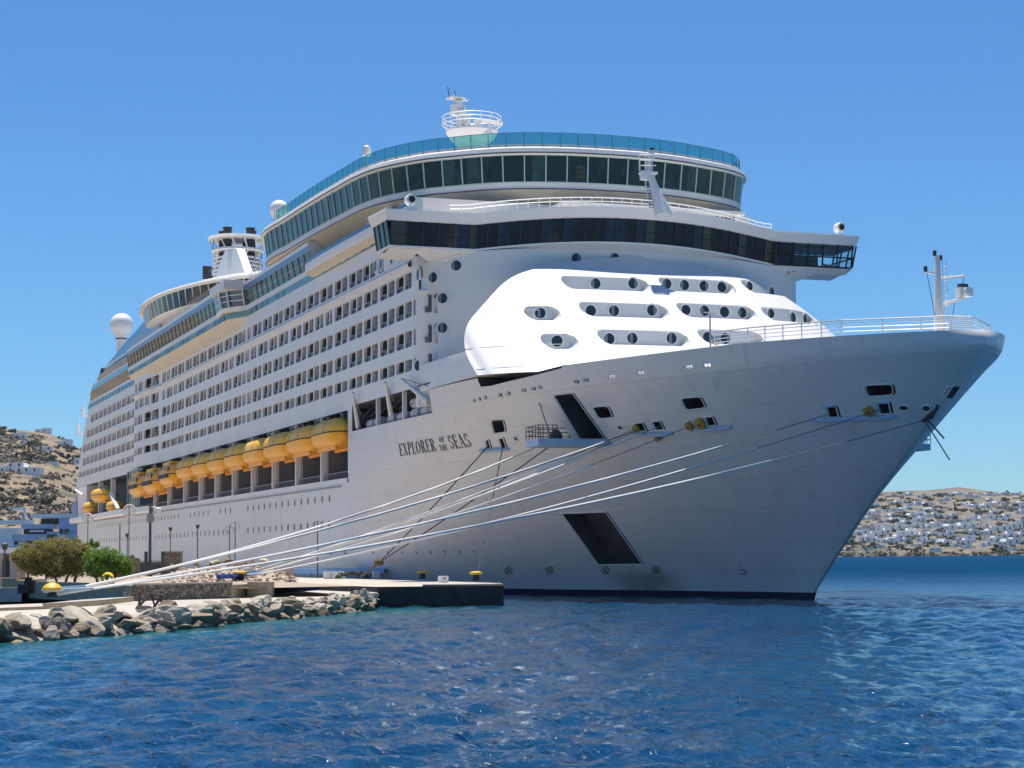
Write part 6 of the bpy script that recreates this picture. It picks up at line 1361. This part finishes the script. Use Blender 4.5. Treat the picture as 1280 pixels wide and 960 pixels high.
m = MB(); ybox2(m, -30, 20, 660, 700, 0, 7); ybox2(m, -20, 36, 650, 656, 0, 7); m.build('hull', YW, yb2); m = MB(); ybox2(m, 13, 28, 634, 638, 2, 4); m.tube([rel(yb2, at_z(28, 634, 622)), rel(yb2, at_z(35, 650, 622))], .5, 5); m.tube([rel(yb2, at_z(25, 643, 622)), rel(yb2, at_z(30, 655, 622))], .35, 5); m.build('antenna_arch', YW, yb2)

# ---- hills
def vnoise(x, y, seed=0):
    r = np.random.RandomState(seed); o = np.zeros_like(x)
    for i in range(14):
        f = .006 * 1.5 ** i; a = r.rand() * 6.28; o += np.sin(f * (x * cos(a) + y * sin(a)) + r.rand() * 6.28 + 1.3 * np.sin(f * .7 * (y * cos(a) - x * sin(a)) + r.rand() * 6)) / (1.42 ** i)
    return o
def h_right(d, l):
    lp = l / d * FPX + 640; ridge = I(lp, [700, 1000, 1060, 1110, 1160, 1195, 1240, 1290, 1400, 1700], [40, 52, 60, 63, 65, 69, 64, 62, 55, 40])
    return 1.0 + ridge * .97 * np.clip((d - 1400) / 560, 0, 1) ** .8 * (1 - .15 * sm_(d, 1960, 2900)) + vnoise(d, l, 2) * 1.6 * sm_(d, 1400, 1560) - 3 * (d < 1402)
def h_left(d, l):
    lp = l / d * FPX + 640; ridge = I(lp, [-500, -100, 0, 30, 62, 85, 100, 140, 250, 400], [100, 100, 92, 90, 87, 80, 76, 62, 40, 25])
    return 1.2 + ridge * np.clip((d - 640) / 640, 0, 1) ** .95 * (1 - .2 * sm_(d, 1290, 2200)) + vnoise(d, l, 5) * 1.5 * sm_(d, 660, 800)
def hill_mat(name, tan, tan2, green, gs=.02):
    m = bpy.data.materials.new(name); m.use_nodes = True; n = m.node_tree; b = n.nodes['Principled BSDF']; b.inputs['Roughness'].default_value = .95
    tc = n.nodes.new('ShaderNodeTexCoord')
    def nz(sc, det=6):
        t = n.nodes.new('ShaderNodeTexNoise'); t.inputs['Scale'].default_value = sc; t.inputs['Detail'].default_value = det; t.inputs['Roughness'].default_value = .65; n.links.new(tc.outputs['Object'], t.inputs['Vector']); return t
    r = n.nodes.new('ShaderNodeValToRGB'); r.color_ramp.elements[0].position = .4; r.color_ramp.elements[1].position = .62; r.color_ramp.elements[0].color = (*tan2, 1); r.color_ramp.elements[1].color = (*tan, 1); n.links.new(nz(.12).outputs[0], r.inputs[0])
    r2 = n.nodes.new('ShaderNodeValToRGB'); r2.color_ramp.elements[0].position = .52; r2.color_ramp.elements[1].position = .58; n.links.new(nz(gs, 8).outputs[0], r2.inputs[0])
    mx = n.nodes.new('ShaderNodeMix'); mx.data_type = 'RGBA'; n.links.new(r2.outputs[0], mx.inputs[0]); n.links.new(r.outputs[0], mx.inputs[6]); mx.inputs[7].default_value = (*green, 1); n.links.new(mx.outputs[2], b.inputs['Base Color'])
    bp2 = n.nodes.new('ShaderNodeBump'); bp2.inputs['Strength'].default_value = 1; bp2.inputs['Distance'].default_value = 2.0; n.links.new(nz(.25).outputs[0], bp2.inputs['Height']); n.links.new(bp2.outputs[0], b.inputs['Normal']); return m
HR = hill_mat('dry_far_hillside', (.25, .205, .15), (.15, .125, .095), (.11, .105, .07)); HL = hill_mat('dry_near_hillside', (.36, .26, .15), (.18, .14, .10), (.11, .105, .06), .03)
def terrain(name, hf, d0, d1, nd, p0, p1, nl, mt):
    d = np.linspace(d0, d1, nd); lp = np.linspace(p0, p1, nl); Dm, Pm = np.meshgrid(d, lp, indexing='ij'); Lm = (Pm - 640) / FPX * Dm; H = hf(Dm, Lm)
    g = MB(); P = np.stack([CAM[0] + _u[0]*Dm + _v[0]*Lm, CAM[1] + _u[1]*Dm + _v[1]*Lm, H], -1); g.grid(P, flip=True); o = g.build(name, mt, None, 60, 'structure'); return o
terrain('far_hill', h_right, 1398, 2900, 90, 700, 1700, 130, HR); terrain('near_hill', h_left, 630, 2200, 100, -700, 420, 110, HL)
def on_terrain(px, py, hf, d0, d1):
    dr = _ray(px, py); ks = np.linspace(d0, d1, 1500); P = CAM + ks[:, None] * dr; q_ = (P - CAM)[:, :2]; d = q_ @ _u[:2]; l = q_ @ _v[:2]; g = P[:, 2] - hf(d, l); i = int(np.argmax(g < 0)); return P[i] if g[i] < 0 else None
HW = mat('whitewash', (.90, .89, .86), .8); HWD = mat('cream_wash', (.62, .55, .44), .8); WND = mat('small_dark_window', (.05, .06, .08), .3)
def house(px, py, wpx, hpx, hf, d0, d1, seed, detail, wallm=HW):
    """py is the foot of the house in the view; boxes of different heights round a yard"""
    p = on_terrain(px, py, hf, d0, d1)
    if p is None: return None
    z = float((p - CAM) @ FW); r = random.Random(seed); wd, hh = wpx * z / FPX, hpx * z / FPX; yaw = r.uniform(-.35, .35); c, s = cos(yaw), sin(yaw)
    A = V3 * c + U3 * s; B = U3 * c - V3 * s; root = thing('white_house', '', 'house', tuple(p)); m = MB(); dp_ = max(5, wd * .6); secs = []
    ns = 1 if wd < 9 else 2 if wd < 16 else 3; x = -wd / 2
    for i in range(ns):
        w_ = wd / ns * r.uniform(.85, 1.15); h_ = hh * (1 if i == ns // 2 else r.uniform(.5, .85)); off = r.uniform(-1, 2); secs.append((x, w_, h_, off))
        m.obox(A * x + B * off - (0, 0, 4), A * w_, B * dp_, (0, 0, h_ + 4)); x += w_ * .96
    if detail:
        m.build('wall', wallm, root)
        for (x, w_, h_, off) in secs:
            fl = max(1, int(round(h_ / 3.2))); nw = max(1, int(w_ / 3.2))
            for f_ in range(fl):
                for k_ in range(nw):
                    m = MB(); m.obox(A * (x + w_ * (k_ + .5) / nw - .55) + B * (off - .06) + (0, 0, f_ * h_ / fl + .7), A * 1.0, B * .05, (0, 0, 1.5)); m.build('window', WND, root)
    else:
        for (x, w_, h_, off) in secs:
            for k_ in range(max(1, int(w_ / 4))): m.obox(A * (x + w_ * (k_ + .5) / max(1, int(w_ / 4)) - .6) + B * (off - .06) + (0, 0, h_ * .25), A * 1.2, B * .05, (0, 0, min(2.2, h_ * .4)), 1)
        m.build('wall', [wallm, WND], root)
    return root
lh = [(38, 539, 22, 8, 'white house with a flat roof on the skyline of the left hill'), (51, 541, 17, 6, 'long low white house on the skyline, right of the highest one'), (24, 549, 14, 8, 'tall white house just below the skyline at the left'), (31, 556, 15, 5, 'low white house below the tall one on the left hill'),
      (78, 557, 22, 8, 'wide white house with small windows, nearest the ship on the upper left hill'), (95, 554, 9, 4, 'small white house half hidden by the ship\'s stern'), (55, 563, 17, 5, 'low white house among dark shrubs in the middle of the left hill'), (96, 580, 8, 8, 'narrow white house low beside the stern'), (88, 580, 7, 3, 'tiny white shed below the shrubs on the left hill'), (64, 579, 16, 2.2, 'flat white terrace roof between shrubs and rocks'), (18, 591, 58, 13, 'long two storey white house with rows of windows on the slope')]
for i, (x, y, w_, h_, lab) in enumerate(lh):
    o = house(x, y, w_, h_, h_left, 640, 1700, i, True)
    if o: o['label'] = lab; o['group'] = 'houses on the left hill'
hs_ = []; hr = random.Random(21)
rows_px = [(620, 12, 24, 5), (629, 11, 30, 6), (637, 12, 30, 7), (645, 12, 26, 7), (653, 14, 26, 8), (662, 16, 28, 9), (671, 18, 30, 9.5), (679, 18, 28, 8), (686, 12, 16, 4)]
for ri, (y, nn, w_, h_) in enumerate(rows_px):
    xs_ = np.linspace(1064 + (0 if ri > 3 else 12), 1296, nn) + np.array([hr.uniform(-7, 7) for _ in range(nn)])
    for x in xs_:
        if hr.random() < .12: continue
        yy = y + hr.uniform(-3.5, 3.5); o = house(x, yy, w_ * hr.uniform(.45, 1.0), h_ * hr.uniform(.6, 1.1), h_right, 1395, 2100, int(x * 31 + y), False, HWD if hr.random() < .1 else HW)
        if o: hs_.append((ri, x, o))
o = house(1234, 661, 11, 13, h_right, 1395, 2100, 5, False, HWD); o['label'] = 'tall cream tower house standing out among white ones on the far hill'; o['group'] = 'houses on the far hill'
rn = ['on the skyline', 'on the ridge', 'below the ridge', 'in the upper tier', 'in the middle tier', 'in the lower tier', 'near the shore', 'above the waterfront', 'on the waterfront']
for ri in range(9):
    row_ = sorted([h for h in hs_ if h[0] == ri], key=lambda h: h[1]); nn = len(row_)
    for i, (_, x, o) in enumerate(row_):
        fr = ordn[i] + ' from the bow' if i < (nn + 1) // 2 else (ordn[nn - 1 - i] + ' from the right edge' if nn - 1 - i else 'farthest right')
        o['label'] = f'white house across the water {rn[ri]}, {fr}'; o['group'] = 'houses on the far hill'
def scrub(name, label, hf, d0, d1, boxes, mt, n_, sz, seed):
    r = random.Random(seed); m = MB()
    for _ in range(n_):
        bx_ = r.choice(boxes); p = on_terrain(r.uniform(bx_[0], bx_[1]), r.uniform(bx_[2], bx_[3]), hf, d0, d1)
        if p is None: continue
        s_ = sz * r.uniform(.5, 1.5)
        for _ in range(7):
            c = p + np.array([r.gauss(0, s_ * .55), r.gauss(0, s_ * .55), abs(r.gauss(0, s_ * .25))]); k_ = s_ * r.uniform(.3, .6); q_ = [Vector((r.gauss(0, 1), r.gauss(0, 1), r.gauss(0, .8))).normalized() * k_ for _ in range(8)]
            bm = bmesh.new(); [bm.verts.new(v) for v in q_]; bmesh.ops.convex_hull(bm, input=bm.verts); bm.verts.index_update(); m.add([np.array(v.co[:]) + c for v in bm.verts], [tuple(v.index for v in f.verts) for f in bm.faces]); bm.free()
    o = m.build(name, mt, None, kind='stuff'); tag(o, label, name.replace('_', ' '))
SCR = leaf_mat('scrub_leaf', (.105, .11, .05), (.05, .058, .026)); HRK = leaf_mat('hill_rock', (.38, .33, .27), (.16, .13, .10))
scrub('hill_scrub', 'dark scrub covering the far hillside between the houses', h_right, 1395, 2100, [(1050, 1300, 615, 690)], SCR, 380, 2.8, 1)
scrub('slope_scrub', 'dark green shrubs on the left hillside', h_left, 640, 1700, [(20, 110, 558, 582), (20, 110, 560, 580), (-20, 30, 528, 545), (-20, 60, 610, 632), (-20, 110, 535, 660)], SCR, 120, 2.8, 2)
scrub('slope_rock', 'scattered pale rocks over the lower left hillside', h_left, 640, 1700, [(-20, 110, 590, 655), (-20, 60, 545, 580)], HRK, 520, 1.7, 3)
scrub('shore_rock', 'dark rocks along the far waterline', h_right, 1390, 1600, [(1040, 1300, 691, 694.6)], HRK, 150, 1.6, 4)
m = MB(); p = at_h(1240, 694.2, 0); fb_ = thing('fishing_boat', 'small blue boat off the far waterfront', 'boat', tuple(p)); m.prism([V3 * a + (0, 0, h) - U3 * 1.5 for a, h in ((-5, .2), (-6, 2.0), (6.5, 2.4), (5, .2))], U3 * 3); m.build('hull', mat('boat_blue', (.06, .14, .35), .4), fb_); m = MB(); m.obox(-V3 * 2 - U3 * 1 + (0, 0, 2), V3 * 3.5, U3 * 2, (0, 0, 1.8)); m.build('cabin', WT, fb_)

# ---- the air between here and the far shore
hz = bpy.data.materials.new('haze_air'); hz.use_nodes = True; n = hz.node_tree; n.nodes.remove(n.nodes['Principled BSDF'])
v = n.nodes.new('ShaderNodeVolumePrincipled'); v.inputs['Color'].default_value = (.8, .9, 1, 1); v.inputs['Density'].default_value = .00004; n.links.new(v.outputs[0], n.nodes['Material Output'].inputs['Volume'])
m = MB(); m.box((-400, -2600, -3), (3200, 900, 130)); m.build('haze', hz, kind='stuff')
